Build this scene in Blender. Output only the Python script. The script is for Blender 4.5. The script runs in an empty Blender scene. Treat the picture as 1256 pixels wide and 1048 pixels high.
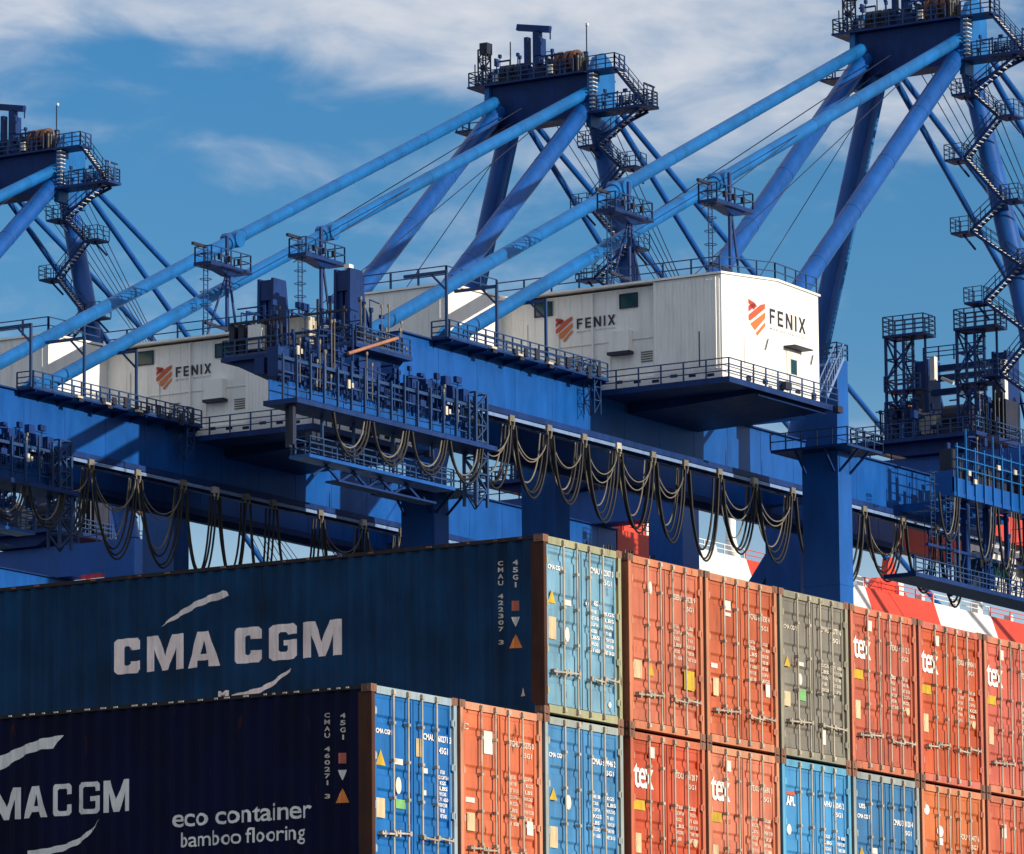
import bpy, bmesh, math, random
from mathutils import Vector, Matrix
random.seed(7)
SC = bpy.context.scene
COL = SC.collection
rad = math.radians

# ------------------------------------------------------------------ camera
cam = bpy.data.cameras.new('camera'); camo = bpy.data.objects.new('camera', cam); COL.objects.link(camo)
YAW, PIT, ROL = 0.5569226619323755, 0.16462406977312333, -0.008412108661087424
fw = Vector((math.cos(PIT)*math.cos(YAW), math.cos(PIT)*math.sin(YAW), math.sin(PIT)))
rt = Vector((math.sin(YAW), -math.cos(YAW), 0)); up = rt.cross(fw)
r2 = rt*math.cos(ROL) + up*math.sin(ROL); u2 = -rt*math.sin(ROL) + up*math.cos(ROL)
camo.matrix_world = Matrix(((r2.x, u2.x, -fw.x, -79.86428), (r2.y, u2.y, -fw.y, -49.17078), (r2.z, u2.z, -fw.z, 3.0), (0, 0, 0, 1)))
cam.sensor_width = 36; cam.sensor_fit = 'HORIZONTAL'; cam.lens = 7294.6077/1256*36
cam.clip_start = 1; cam.clip_end = 30000
SC.camera = camo

# ------------------------------------------------------------------ sky, sun, exposure
SUN_DIR = Vector((0.01, -1.0, 0.235)).normalized()          # towards the sun
SUN_EL = math.asin(SUN_DIR.z)
world = bpy.data.worlds.new('World'); SC.world = world; world.use_nodes = True
nt = world.node_tree; N = nt.nodes; L = nt.links; N.clear()
out = N.new('ShaderNodeOutputWorld'); bg = N.new('ShaderNodeBackground'); bg.inputs['Strength'].default_value = 0.095
L.new(bg.outputs[0], out.inputs[0])
sky = N.new('ShaderNodeTexSky'); sky.sky_type = 'NISHITA'; sky.sun_disc = False
sky.sun_elevation = SUN_EL; sky.sun_rotation = math.atan2(SUN_DIR.x, SUN_DIR.y)
sky.air_density = 1.0; sky.dust_density = 0.7; sky.ozone_density = 3.0
hs = N.new('ShaderNodeHueSaturation'); hs.inputs['Saturation'].default_value = 1.38; hs.inputs['Value'].default_value = 1.30
tint = N.new('ShaderNodeMix'); tint.data_type = 'RGBA'; tint.blend_type = 'MULTIPLY'; tint.inputs['Factor'].default_value = 1.0
tint.inputs['B'].default_value = (1.06, 1.0, 1.03, 1); L.new(sky.outputs[0], tint.inputs['A']); L.new(tint.outputs['Result'], hs.inputs['Color'])
tc = N.new('ShaderNodeTexCoord')
sep = N.new('ShaderNodeSeparateXYZ'); L.new(tc.outputs['Generated'], sep.inputs[0])
mp = N.new('ShaderNodeMapping'); mp.inputs['Scale'].default_value = (1.0, 1.0, 2.6); L.new(tc.outputs['Generated'], mp.inputs[0])
def noise(scale, det, rough, off):
    m2 = N.new('ShaderNodeMapping'); m2.inputs['Location'].default_value = off; L.new(mp.outputs[0], m2.inputs[0])
    n = N.new('ShaderNodeTexNoise'); n.inputs['Scale'].default_value = scale; n.inputs['Detail'].default_value = det
    n.inputs['Roughness'].default_value = rough; n.inputs['Distortion'].default_value = 0.35; L.new(m2.outputs[0], n.inputs[0]); return n
n1 = noise(9.0, 6, 0.5, (0.13, 0.2, 0.07)); n2 = noise(30.0, 8, 0.55, (1.1, 0.4, 2.3))
def math_(op, a, b=None, clamp=False):
    m = N.new('ShaderNodeMath'); m.operation = op; m.use_clamp = clamp
    for i, v in enumerate((a, b)):
        if v is None: continue
        if isinstance(v, (int, float)): m.inputs[i].default_value = v
        else: L.new(v, m.inputs[i])
    return m.outputs[0]
elev = sep.outputs[2]
lift = N.new('ShaderNodeMapRange'); lift.inputs['From Min'].default_value = 0.203; lift.inputs['From Max'].default_value = 0.232
lift.inputs['To Min'].default_value = -0.065; lift.inputs['To Max'].default_value = 0.135; L.new(elev, lift.inputs['Value'])
dens = math_('ADD', math_('ADD', math_('MULTIPLY', n1.outputs[0], 0.62), math_('MULTIPLY', n2.outputs[0], 0.38)), lift.outputs[0])
cr = N.new('ShaderNodeMapRange'); cr.interpolation_type = 'SMOOTHSTEP'
cr.inputs['From Min'].default_value = 0.47; cr.inputs['From Max'].default_value = 0.70; cr.inputs['To Max'].default_value = 0.88
L.new(dens, cr.inputs['Value'])
cmix = N.new('ShaderNodeMix'); cmix.data_type = 'RGBA'
L.new(cr.outputs[0], cmix.inputs['Factor']); L.new(hs.outputs[0], cmix.inputs['A'])
cmix.inputs['B'].default_value = (8.0, 8.1, 8.5, 1)
hz = N.new('ShaderNodeMapRange'); hz.interpolation_type = 'SMOOTHSTEP'; hz.inputs['From Min'].default_value = 0.178; hz.inputs['From Max'].default_value = 0.105; hz.inputs['To Max'].default_value = 0.8
L.new(elev, hz.inputs['Value'])
hmix = N.new('ShaderNodeMix'); hmix.data_type = 'RGBA'; L.new(hz.outputs[0], hmix.inputs['Factor']); L.new(cmix.outputs['Result'], hmix.inputs['A'])
hmix.inputs['B'].default_value = (6.2, 7.4, 8.4, 1)
L.new(hmix.outputs['Result'], bg.inputs['Color'])

sl = bpy.data.lights.new('sun', 'SUN'); so = bpy.data.objects.new('sun', sl); COL.objects.link(so)
sl.energy = 5.0; sl.angle = rad(0.5); sl.color = (1.0, 0.89, 0.74)
so.rotation_euler = SUN_DIR.to_track_quat('Z', 'Y').to_euler(); so.location = (0, -200, 200)

SC.view_settings.view_transform = 'Standard'; SC.view_settings.look = 'None'
SC.view_settings.exposure = 0; SC.view_settings.gamma = 1; SC.view_settings.use_curve_mapping = False
SC.render.engine = 'CYCLES'
SC.render.resolution_x = 1024; SC.render.resolution_y = 854

# ------------------------------------------------------------------ materials
def newmat(name):
    m = bpy.data.materials.new(name); m.use_nodes = True
    return m, m.node_tree, m.node_tree.nodes['Principled BSDF']
def paint(name, base, rough=0.5, var=0.18, rust=0.0, rustcol=(0.10, 0.032, 0.012), scale=1.2, streak=0.12, spec=0.4, metal=0.0, bump=0.0):
    """weathered paint: tonal drift, vertical streaks, rust patches"""
    m, t, b = newmat(name); n = t.nodes; l = t.links
    b.inputs['Roughness'].default_value = rough; b.inputs['Metallic'].default_value = metal
    b.inputs['Specular IOR Level'].default_value = spec
    co = n.new('ShaderNodeNewGeometry')
    mp = n.new('ShaderNodeMapping'); mp.inputs['Scale'].default_value = (1, 1, streak); l.new(co.outputs['Position'], mp.inputs[0])
    a = n.new('ShaderNodeTexNoise'); a.inputs['Scale'].default_value = scale*3; a.inputs['Detail'].default_value = 6; a.inputs['Roughness'].default_value = 0.65
    l.new(mp.outputs[0], a.inputs[0])
    c = n.new('ShaderNodeTexNoise'); c.inputs['Scale'].default_value = scale*0.8; c.inputs['Detail'].default_value = 5; l.new(co.outputs['Position'], c.inputs[0])
    s = n.new('ShaderNodeMath'); s.operation = 'ADD'; l.new(a.outputs[0], s.inputs[0]); l.new(c.outputs[0], s.inputs[1])
    mr = n.new('ShaderNodeMapRange'); mr.inputs['From Min'].default_value = 0.7; mr.inputs['From Max'].default_value = 1.3
    mr.inputs['To Min'].default_value = 1-var; mr.inputs['To Max'].default_value = 1+var; l.new(s.outputs[0], mr.inputs['Value'])
    hsv = n.new('ShaderNodeHueSaturation'); hsv.inputs['Color'].default_value = (*base, 1); l.new(mr.outputs[0], hsv.inputs['Value'])
    col = hsv.outputs[0]
    if rust > 0:
        d = n.new('ShaderNodeTexNoise'); d.inputs['Scale'].default_value = scale*5; d.inputs['Detail'].default_value = 8; d.inputs['Roughness'].default_value = 0.7
        mp2 = n.new('ShaderNodeMapping'); mp2.inputs['Scale'].default_value = (1, 1, 0.3); l.new(co.outputs['Position'], mp2.inputs[0]); l.new(mp2.outputs[0], d.inputs[0])
        r = n.new('ShaderNodeMapRange'); r.inputs['From Min'].default_value = 0.70-rust*0.4; r.inputs['From Max'].default_value = 0.78-rust*0.4
        l.new(d.outputs[0], r.inputs['Value'])
        mx = n.new('ShaderNodeMix'); mx.data_type = 'RGBA'; l.new(r.outputs[0], mx.inputs['Factor']); l.new(col, mx.inputs['A']); mx.inputs['B'].default_value = (*rustcol, 1)
        col = mx.outputs['Result']
    if rust > 0:
        g_ = n.new('ShaderNodeTexNoise'); g_.inputs['Scale'].default_value = scale*2.2; g_.inputs['Detail'].default_value = 7; g_.inputs['Roughness'].default_value = 0.75
        mp3 = n.new('ShaderNodeMapping'); mp3.inputs['Scale'].default_value = (1.6, 1.6, 0.22); mp3.inputs['Location'].default_value = (3.1, 1.7, 0.4); l.new(co.outputs['Position'], mp3.inputs[0]); l.new(mp3.outputs[0], g_.inputs[0])
        gr = n.new('ShaderNodeMapRange'); gr.inputs['From Min'].default_value = 0.50; gr.inputs['From Max'].default_value = 0.72; gr.inputs['To Max'].default_value = min(.6, .25+rust*1.6)
        l.new(g_.outputs[0], gr.inputs['Value'])
        gm = n.new('ShaderNodeMix'); gm.data_type = 'RGBA'; gm.blend_type = 'MULTIPLY'; l.new(gr.outputs[0], gm.inputs['Factor']); l.new(col, gm.inputs['A']); gm.inputs['B'].default_value = (0.45, 0.42, 0.42, 1)
        col = gm.outputs['Result']
    l.new(col, b.inputs['Base Color'])
    rr = n.new('ShaderNodeMapRange'); rr.inputs['To Min'].default_value = max(0.05, rough-0.12); rr.inputs['To Max'].default_value = min(1, rough+0.2)
    l.new(a.outputs[0], rr.inputs['Value']); l.new(rr.outputs[0], b.inputs['Roughness'])
    if bump > 0:
        bp = n.new('ShaderNodeBump'); bp.inputs['Strength'].default_value = bump; bp.inputs['Distance'].default_value = 0.05
        l.new(c.outputs[0], bp.inputs['Height']); l.new(bp.outputs[0], b.inputs['Normal'])
    return m
def plain(name, base, rough=0.6, metal=0.0):
    m, t, b = newmat(name); b.inputs['Base Color'].default_value = (*base, 1); b.inputs['Roughness'].default_value = rough; b.inputs['Metallic'].default_value = metal
    return m

M = {}
M['crane'] = paint('crane_blue_paint', (0.003, 0.072, 0.30), 0.36, 0.24, 0.10, (0.01, 0.035, 0.11), 0.35, 0.25, 0.35, bump=0.12)
M['crane_tube'] = paint('crane_blue_tube_paint', (0.004, 0.108, 0.335), 0.42, 0.26, 0.12, (0.008, 0.04, 0.13), 0.3, 0.5, 0.3)
M['crane_dark'] = paint('crane_dark_blue_paint', (0.004, 0.028, 0.13), 0.5, 0.35, 0.2, (0.01, 0.014, 0.03), 0.6, 0.3, 0.25)
M['railing'] = paint('railing_blue_paint', (0.01, 0.045, 0.14), 0.5, 0.25, 0, scale=0.5)
M['gunmetal'] = paint('greasy_steel', (0.012, 0.017, 0.04), 0.55, 0.35, 0.2, scale=0.8)
M['pale_blue'] = paint('pale_blue_rail_paint', (0.16, 0.25, 0.45), 0.5, 0.2, 0.1, scale=0.8)
M['tread'] = paint('stair_tread_steel', (0.55, 0.56, 0.56), 0.5, 0.3, 0.1, scale=1.2)
M['white'] = paint('white_house_paint', (0.82, 0.81, 0.77), 0.55, 0.06, 0.04, (0.55, 0.49, 0.40), 0.4, 0.12)
M['white_gloss'] = paint('white_cabin_paint', (0.72, 0.71, 0.67), 0.5, 0.15, 0.12, (0.2, 0.12, 0.08), 0.9)
M['cream'] = paint('cream_box_paint', (0.5, 0.47, 0.38), 0.55, 0.25, 0.2, scale=0.9)
M['black'] = paint('black_rubber_cable', (0.012, 0.012, 0.014), 0.55, 0.2, 0, scale=1)
M['cable_pale'] = paint('pale_grey_cable', (0.17, 0.155, 0.125), 0.6, 0.3, 0, scale=1)
M['window'] = plain('dark_green_window_glass', (0.01, 0.05, 0.05), 0.15)
M['logo_red'] = plain('logo_red', (0.42, 0.05, 0.03)); M['logo_or'] = plain('logo_orange', (0.6, 0.16, 0.04)); M['logo_mid'] = plain('logo_vermilion', (0.5, 0.09, 0.035))
M['ink'] = plain('black_lettering', (0.02, 0.02, 0.025)); M['ink_grey'] = plain('grey_lettering', (0.3, 0.3, 0.31))
M['sheave'] = paint('rusty_sheave', (0.10, 0.04, 0.022), 0.6, 0.5, 0.3, scale=1)
M['copper'] = paint('orange_brown_pipe', (0.34, 0.15, 0.09), 0.6, 0.3, 0.2, scale=1)
M['red'] = paint('far_crane_red_paint', (0.62, 0.055, 0.03), 0.5, 0.15, 0.06, (0.35, 0.03, 0.02), 0.4)
M['redwhite'] = paint('far_crane_white_paint', (0.76, 0.75, 0.72), 0.5, 0.08, 0.05, (0.4, 0.37, 0.33), 0.4)
M['lamp'] = plain('lamp_glass', (0.75, 0.75, 0.7), 0.2)

# ------------------------------------------------------------------ mesh builder
class MB:
    def __init__(s): s.v = []; s.f = []; s.mi = []; s.sm = []
    def face(s, pts, mi=0, sm=False):
        b = len(s.v); s.v += [tuple(p) for p in pts]; s.f.append(tuple(range(b, b+len(pts)))); s.mi.append(mi); s.sm.append(sm)
    def hexa(s, c, mi=0):
        """8 corners: bottom 4 ccw (from above), top 4"""
        b = len(s.v); s.v += [tuple(p) for p in c]
        for q in ((3, 2, 1, 0), (4, 5, 6, 7), (0, 1, 5, 4), (1, 2, 6, 5), (2, 3, 7, 6), (3, 0, 4, 7)):
            s.f.append(tuple(b+i for i in q)); s.mi.append(mi); s.sm.append(False)
    def box(s, x0, x1, y0, y1, z0, z1, mi=0):
        if x0 > x1: x0, x1 = x1, x0
        if y0 > y1: y0, y1 = y1, y0
        if z0 > z1: z0, z1 = z1, z0
        s.hexa([(x0, y0, z0), (x1, y0, z0), (x1, y1, z0), (x0, y1, z0), (x0, y0, z1), (x1, y0, z1), (x1, y1, z1), (x0, y1, z1)], mi)
    def beam(s, p, q, w, h=None, mi=0, ref=(0, 0, 1)):
        """bar of rectangular section w across, h along ref"""
        p = Vector(p); q = Vector(q); d = (q-p)
        if d.length < 1e-6: return
        d.normalize(); h = h or w
        r = Vector(ref)
        if abs(d.dot(r)) > 0.97: r = Vector((0, 1, 0)) if abs(d.y) < 0.9 else Vector((1, 0, 0))
        a = d.cross(r).normalized(); c = a.cross(d).normalized()
        a *= w/2; c *= h/2
        s.hexa([p-a-c, p+a-c, q+a-c, q-a-c, p-a+c, p+a+c, q+a+c, q-a+c], mi)
    def tube(s, p, q, r, r1=None, n=12, mi=0, caps=True):
        p = Vector(p); q = Vector(q); d = q-p
        if d.length < 1e-6: return
        d.normalize(); r1 = r if r1 is None else r1
        ref = Vector((0, 0, 1)) if abs(d.z) < 0.9 else Vector((1, 0, 0))
        a = d.cross(ref).normalized(); c = d.cross(a).normalized()
        b = len(s.v)
        for i in range(n):
            t = 2*math.pi*i/n; o = a*math.cos(t)+c*math.sin(t)
            s.v.append(tuple(p+o*r)); s.v.append(tuple(q+o*r1))
        for i in range(n):
            j = (i+1) % n
            s.f.append((b+2*i, b+2*i+1, b+2*j+1, b+2*j)); s.mi.append(mi); s.sm.append(n > 6)
        if caps:
            s.face([s.v[b+2*i] for i in range(n)], mi); s.face([s.v[b+2*i+1] for i in range(n)][::-1], mi)
    def path(s, pts, r, n=6, mi=0):
        for a, b in zip(pts[:-1], pts[1:]): s.tube(a, b, r, None, n, mi, True)
    def sweep(s, pts, r, n=6, mi=0):
        pts = [Vector(p) for p in pts]; b = len(s.v); k = len(pts)
        for i, p in enumerate(pts):
            d = (pts[min(i+1, k-1)]-pts[max(i-1, 0)]).normalized()
            ref = Vector((0, 1, 0)) if abs(d.y) < 0.9 else Vector((0, 0, 1))
            a = d.cross(ref).normalized(); c = d.cross(a).normalized()
            for j in range(n):
                t = 2*math.pi*j/n; s.v.append(tuple(p+(a*math.cos(t)+c*math.sin(t))*r))
        for i in range(k-1):
            for j in range(n):
                s.f.append((b+i*n+j, b+(i+1)*n+j, b+(i+1)*n+(j+1) % n, b+i*n+(j+1) % n)); s.mi.append(mi); s.sm.append(True)
    def prism(s, prof, fn0, fn1, mi=0):
        """closed profile extruded between two placements (functions 2d -> 3d)"""
        A = [fn0(*p) for p in prof]; B = [fn1(*p) for p in prof]; k = len(prof)
        for i in range(k):
            j = (i+1) % k; s.face([A[i], A[j], B[j], B[i]], mi)
        s.face(A[::-1], mi); s.face(B, mi)
    def pieces(s):
        """one builder per loose primitive"""
        par = list(range(len(s.v)))
        def find(a):
            while par[a] != a: par[a] = par[par[a]]; a = par[a]
            return a
        key = {}
        for i, p in enumerate(s.v):
            k = (round(p[0], 4), round(p[1], 4), round(p[2], 4))
            if k in key: par[find(i)] = find(key[k])
            else: key[k] = i
        for f in s.f:
            for a in f[1:]: par[find(a)] = find(f[0])
        grp = {}
        for i, f in enumerate(s.f): grp.setdefault(find(f[0]), []).append(i)
        for fs in grp.values():
            m = MB(); mp = {}
            for i in fs:
                t = []
                for a in s.f[i]:
                    if a not in mp: mp[a] = len(m.v); m.v.append(s.v[a])
                    t.append(mp[a])
                m.f.append(tuple(t)); m.mi.append(s.mi[i]); m.sm.append(s.sm[i])
            yield m
    def build(s, name, mats, parent=None, off=(0, 0, 0)):
        me = bpy.data.meshes.new(name)
        o = Vector(off)
        me.from_pydata([tuple(Vector(p)-o) for p in s.v], [], s.f)
        for i, p in enumerate(me.polygons): p.material_index = s.mi[i]; p.use_smooth = s.sm[i]
        bm = bmesh.new(); bm.from_mesh(me); bmesh.ops.recalc_face_normals(bm, faces=bm.faces); bm.to_mesh(me); bm.free()
        if not isinstance(mats, (list, tuple)): mats = [mats]
        for m in mats: me.materials.append(m)
        ob = bpy.data.objects.new(name, me); COL.objects.link(ob)
        if parent: ob.parent = parent
        return ob
    def railing(s, pts, h=1.1, post=0.085, rail=0.07, step=1.9, mids=1, mi=0, toe=False):
        for a, b in zip(pts[:-1], pts[1:]):
            a = Vector(a); b = Vector(b); ln = (b-a).length; k = max(1, round(ln/step))
            for i in range(k+1):
                p = a.lerp(b, i/k); s.beam(p, p+Vector((0, 0, h)), post, post, mi, (1, 0, 0))
            for z in [h] + [h*(j+1)/(mids+1) for j in range(mids)]:
                s.beam(a+Vector((0, 0, z)), b+Vector((0, 0, z)), rail, rail, mi)
            if toe: s.beam(a+Vector((0, 0, .09)), b+Vector((0, 0, .09)), 0.03, 0.16, mi)
    def lattice(s, x, y, z0, z1, w, leg=0.16, br=0.09, bay=1.6, mi=0, wy=None):
        wy = wy or w
        cs = [(x-w/2, y-wy/2), (x+w/2, y-wy/2), (x+w/2, y+wy/2), (x-w/2, y+wy/2)]
        for cx, cy in cs: s.beam((cx, cy, z0), (cx, cy, z1), leg, leg, mi, (1, 0, 0))
        k = max(1, round((z1-z0)/bay)); dz = (z1-z0)/k
        for i in range(k):
            za = z0+i*dz; zb = za+dz
            for j in range(4):
                a = cs[j]; b = cs[(j+1) % 4]
                if (i+j) % 2: a, b = b, a
                s.beam((*a, za), (*b, zb), br, br, mi); s.beam((*a, zb), (*b, zb), br, br, mi)
    def ladder(s, x, y, z0, z1, w=0.5, axis='y', cage=True, mi=0):
        d = (0, w/2) if axis == 'y' else (w/2, 0)
        for sg in (-1, 1): s.beam((x+sg*d[0], y+sg*d[1], z0), (x+sg*d[0], y+sg*d[1], z1), 0.06, 0.06, mi, (1, 0, 0))
        z = z0+0.3
        while z < z1:
            s.beam((x-d[0], y-d[1], z), (x+d[0], y+d[1], z), 0.045, 0.045, mi); z += 0.33
        if cage:
            z = z0+2.2
            while z < z1:
                ring = [(x+0.42*math.cos(t), y+0.42*math.sin(t), z) for t in [i*math.pi/4 for i in range(9)]]
                s.path(ring, 0.03, 4, mi); z += 0.9

def empty(name, loc, label=None, cat=None, group=None):
    o = bpy.data.objects.new(name, None); COL.objects.link(o); o.location = loc; o.empty_display_size = 0.5
    tag(o, label, cat, group); return o
def tag(o, label=None, cat=None, group=None, kind=None):
    if label: o['label'] = label
    if cat: o['category'] = cat
    if group: o['group'] = group
    if kind: o['kind'] = kind
    return o
def copy_tree(o, parent=None):
    c = o.copy(); COL.objects.link(c)
    if parent is not None: c.parent = parent
    for ch in list(o.children): copy_tree(ch, c)
    return c

# 2-d lettering: triangles in (u, v) from the built-in font
_tc = {}
def font_tris(text, bold=0.0, sx=1.0, spacing=1.0):
    key = (text, bold, sx, spacing)
    if key in _tc: return _tc[key]
    cu = bpy.data.curves.new('t', 'FONT'); cu.body = text; cu.size = 1.0; cu.offset = bold; cu.resolution_u = 3; cu.space_character = spacing
    cu.align_x = 'CENTER'; cu.align_y = 'BOTTOM_BASELINE'
    ob = bpy.data.objects.new('t', cu); COL.objects.link(ob)
    dg = bpy.context.evaluated_depsgraph_get(); dg.update()
    me = bpy.data.meshes.new_from_object(ob.evaluated_get(dg))
    bm = bmesh.new(); bm.from_mesh(me); bmesh.ops.triangulate(bm, faces=bm.faces)
    tris = [[(v.co.x*sx, v.co.y) for v in f.verts] for f in bm.faces]
    bm.free(); bpy.data.objects.remove(ob); bpy.data.curves.remove(cu); bpy.data.meshes.remove(me)
    _tc[key] = tris; return tris
def fit(tris, u0, u1, v0, v1):
    us = [p[0] for t in tris for p in t]; vs = [p[1] for t in tris for p in t]
    a0, a1, b0, b1 = min(us), max(us), min(vs), max(vs)
    return [[(u0+(p[0]-a0)/(a1-a0)*(u1-u0), v0+(p[1]-b0)/(b1-b0)*(v1-v0)) for p in t] for t in tris]
def flat_print(tris, fn, name, mat, parent):
    mb = MB()
    for t in tris: mb.face([fn(*p) for p in t])
    return mb.build(name, mat, parent)
def poly_tris(poly):
    bm = bmesh.new(); f = bm.faces.new([bm.verts.new((p[0], p[1], 0)) for p in poly]); f.normal_update()
    bmesh.ops.triangulate(bm, faces=[f]); r = [[(v.co.x, v.co.y) for v in t.verts] for t in bm.faces]; bm.free(); return r
def block_letter(ch, x, w, s=0.25):
    """heavy sans capital on unit height, chamfered corners; list of polygons"""
    c = 0.09; e = 0.05
    if ch == 'C':
        return [[(c, 0), (w-c, 0), (w, c), (w, .34), (w-s, .34), (w-s, s*.75+e), (w-s-e, s*.75), (s+e, s*.75), (s, s*.75+e), (s, 1-s*.75-e), (s+e, 1-s*.75), (w-s-e, 1-s*.75), (w-s, 1-s*.75-e), (w-s, .66), (w, .66), (w, 1-c), (w-c, 1), (c, 1), (0, 1-c), (0, c)]]
    if ch == 'G':
        return [[(c, 0), (w-c, 0), (w, c), (w, .55), (w*.52, .55), (w*.52, .40), (w-s, .40), (w-s, s*.75+e), (w-s-e, s*.75), (s+e, s*.75), (s, s*.75+e), (s, 1-s*.75-e), (s+e, 1-s*.75), (w-s-e, 1-s*.75), (w-s, 1-s*.75-e), (w-s, .70), (w, .70), (w, 1-c), (w-c, 1), (c, 1), (0, 1-c), (0, c)]]
    if ch == 'M':
        return [[(0, 0), (s*.9, 0), (s*.9, .62), (w*.41, 0), (w*.59, 0), (w-s*.9, .62), (w-s*.9, 0), (w, 0), (w, 1), (w-s*1.25, 1), (w/2, .40), (s*1.25, 1), (0, 1)]]
    if ch == 'A':
        return [[(0, 0), (s, 0), (w*.36, .2), (w*.64, .2), (w-s, 0), (w, 0), (w*.66, 1), (w*.5, 1), (w*.5, .74), (w*.60, .37), (w*.40, .37), (w*.5, .74), (w*.5, 1), (w*.34, 1)]] if False else \
               [[(0, 0), (s*1.05, 0), (w*.33, .19), (w*.40, .37), (w*.5, .76), (w*.5, 1), (w*.33, 1)], [(w, 0), (w*.67, 1), (w*.5, 1), (w*.5, .76), (w*.60, .37), (w*.67, .19), (w-s*1.05, 0)], [(w*.33, .19), (w*.67, .19), (w*.60, .37), (w*.40, .37)]]
def block_text(spec):
    r = []
    for ch, x, w, s in spec:
        for pl in block_letter(ch, x, w, s):
            r += poly_tris([(px+x, py) for px, py in pl])
    return r

# ------------------------------------------------------------------ the setting
GZ = -0.54
mg = paint('yard_asphalt', (0.05, 0.05, 0.05), 0.85, 0.3, 0, scale=0.1, streak=1)
g = MB(); g.box(-9000, 312, -9000, 9000, GZ-4, GZ); tag(g.build('yard_ground', mg), kind='structure')
mw, t_, b_ = newmat('harbour_water_surface'); b_.inputs['Base Color'].default_value = (0.02, 0.06, 0.08, 1); b_.inputs['Roughness'].default_value = 0.12
nz = t_.nodes.new('ShaderNodeTexNoise'); nz.inputs['Scale'].default_value = 0.4; nz.inputs['Detail'].default_value = 6
gp_ = t_.nodes.new('ShaderNodeNewGeometry'); t_.links.new(gp_.outputs['Position'], nz.inputs[0])
bp_ = t_.nodes.new('ShaderNodeBump'); bp_.inputs['Strength'].default_value = 0.4; t_.links.new(nz.outputs[0], bp_.inputs['Height']); t_.links.new(bp_.outputs[0], b_.inputs['Normal'])
g = MB(); g.face([(312.02, -9000, GZ-2.2), (14000, -9000, GZ-2.2), (14000, 9000, GZ-2.2), (312.02, 9000, GZ-2.2)]); tag(g.build('harbour_water', mw), kind='structure')

# ------------------------------------------------------------------ containers
CW, CL, CH, PITCH = 2.438, 12.192, 2.870, 2.896
ZT = 16.857
GP, G2 = 0.0658, 0.1325
def colx(i): return i*(CW+GP) + (G2 if i >= 1 else 0)
PER = 0.2785
def corr(y):
    """outer face of the corrugated side (depth inwards from x=0) at distance y from the front"""
    if y < 0.30 or y > CL-0.30: return 0.022
    t = ((y-0.30) % PER)/PER
    if t < 0.26: return 0.014
    if t < 0.5: return 0.014+0.036*(t-0.26)/0.24
    if t < 0.76: return 0.050
    return 0.050-0.036*(t-0.76)/0.24
def corr_breaks():
    b = [0.30]; y = 0.30
    while y < CL-0.30:
        for t in (0.26, 0.5, 0.76, 1.0):
            if y+t*PER < CL-0.30: b.append(y+t*PER)
        y += PER
    return b+[CL-0.30]
BR = corr_breaks()
def side_print(tris, name, mat, parent, z0):
    """print laid on the corrugated side: tris in (distance from front y, z)"""
    bm = bmesh.new()
    for t in tris:
        vs = [bm.verts.new((0, p[0], p[1])) for p in t]
        try: bm.faces.new(vs)
        except ValueError: pass
    ys = [v.co.y for v in bm.verts]; lo, hi = min(ys), max(ys)
    for b in BR:
        if lo < b < hi:
            bmesh.ops.bisect_plane(bm, geom=bm.verts[:]+bm.edges[:]+bm.faces[:], plane_co=(0, b, 0), plane_no=(0, 1, 0), dist=1e-6)
    for v in bm.verts: v.co.x = corr(v.co.y)-0.005; v.co.z -= z0
    me = bpy.data.meshes.new(name); bm.to_mesh(me); bm.free(); me.materials.append(mat)
    o = bpy.data.objects.new(name, me); COL.objects.link(o); o.parent = parent; return o

def cpaint(name, c, rust=0.12, var=0.2, rough=0.5): return paint('container_'+name, c, rough, var, rust, scale=1.3, streak=0.16)
CP = {
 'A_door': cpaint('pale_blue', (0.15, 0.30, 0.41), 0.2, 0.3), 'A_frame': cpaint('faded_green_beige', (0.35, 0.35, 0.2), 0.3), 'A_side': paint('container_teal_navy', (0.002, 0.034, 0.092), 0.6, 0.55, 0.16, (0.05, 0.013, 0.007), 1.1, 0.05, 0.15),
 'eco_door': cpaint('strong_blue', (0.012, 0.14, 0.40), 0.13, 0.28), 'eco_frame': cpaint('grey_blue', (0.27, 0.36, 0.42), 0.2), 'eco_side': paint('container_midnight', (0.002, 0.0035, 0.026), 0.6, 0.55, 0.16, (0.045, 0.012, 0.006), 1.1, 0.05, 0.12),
 'B_door': cpaint('sky_blue', (0.07, 0.24, 0.45), 0.15, 0.28), 'B_frame': cpaint('grey_green', (0.33, 0.38, 0.36), 0.22),
 'or': cpaint('orange_red', (0.49, 0.118, 0.058), 0.19, 0.26), 'or_f': cpaint('orange_brown', (0.5, 0.16, 0.09), 0.22, 0.2),
 'or2': cpaint('salmon_red', (0.51, 0.142, 0.072), 0.18, 0.26), 'or2_f': cpaint('salmon_brown', (0.52, 0.2, 0.11), 0.22, 0.2),
 'tex': cpaint('tomato_red', (0.46, 0.088, 0.043), 0.18, 0.26), 'tex_f': cpaint('dull_tomato', (0.46, 0.13, 0.075), 0.25, 0.2),
 'grey': cpaint('grey_taupe', (0.205, 0.19, 0.16), 0.2), 'grey_f': cpaint('olive_taupe', (0.25, 0.235, 0.175), 0.25),
 'c_blue': cpaint('bright_blue', (0.025, 0.19, 0.45), 0.09), 'c_blue_f': cpaint('pale_blue_frame', (0.12, 0.32, 0.5), 0.2),
 'd_blue': cpaint('dull_blue', (0.03, 0.16, 0.33), 0.12), 'd_blue_f': cpaint('grey_frame', (0.26, 0.3, 0.3), 0.25),
}
RUST = paint('rusty_brown_steel', (0.05, 0.016, 0.007), 0.8, 0.5, 0.2, scale=1.5)
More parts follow.
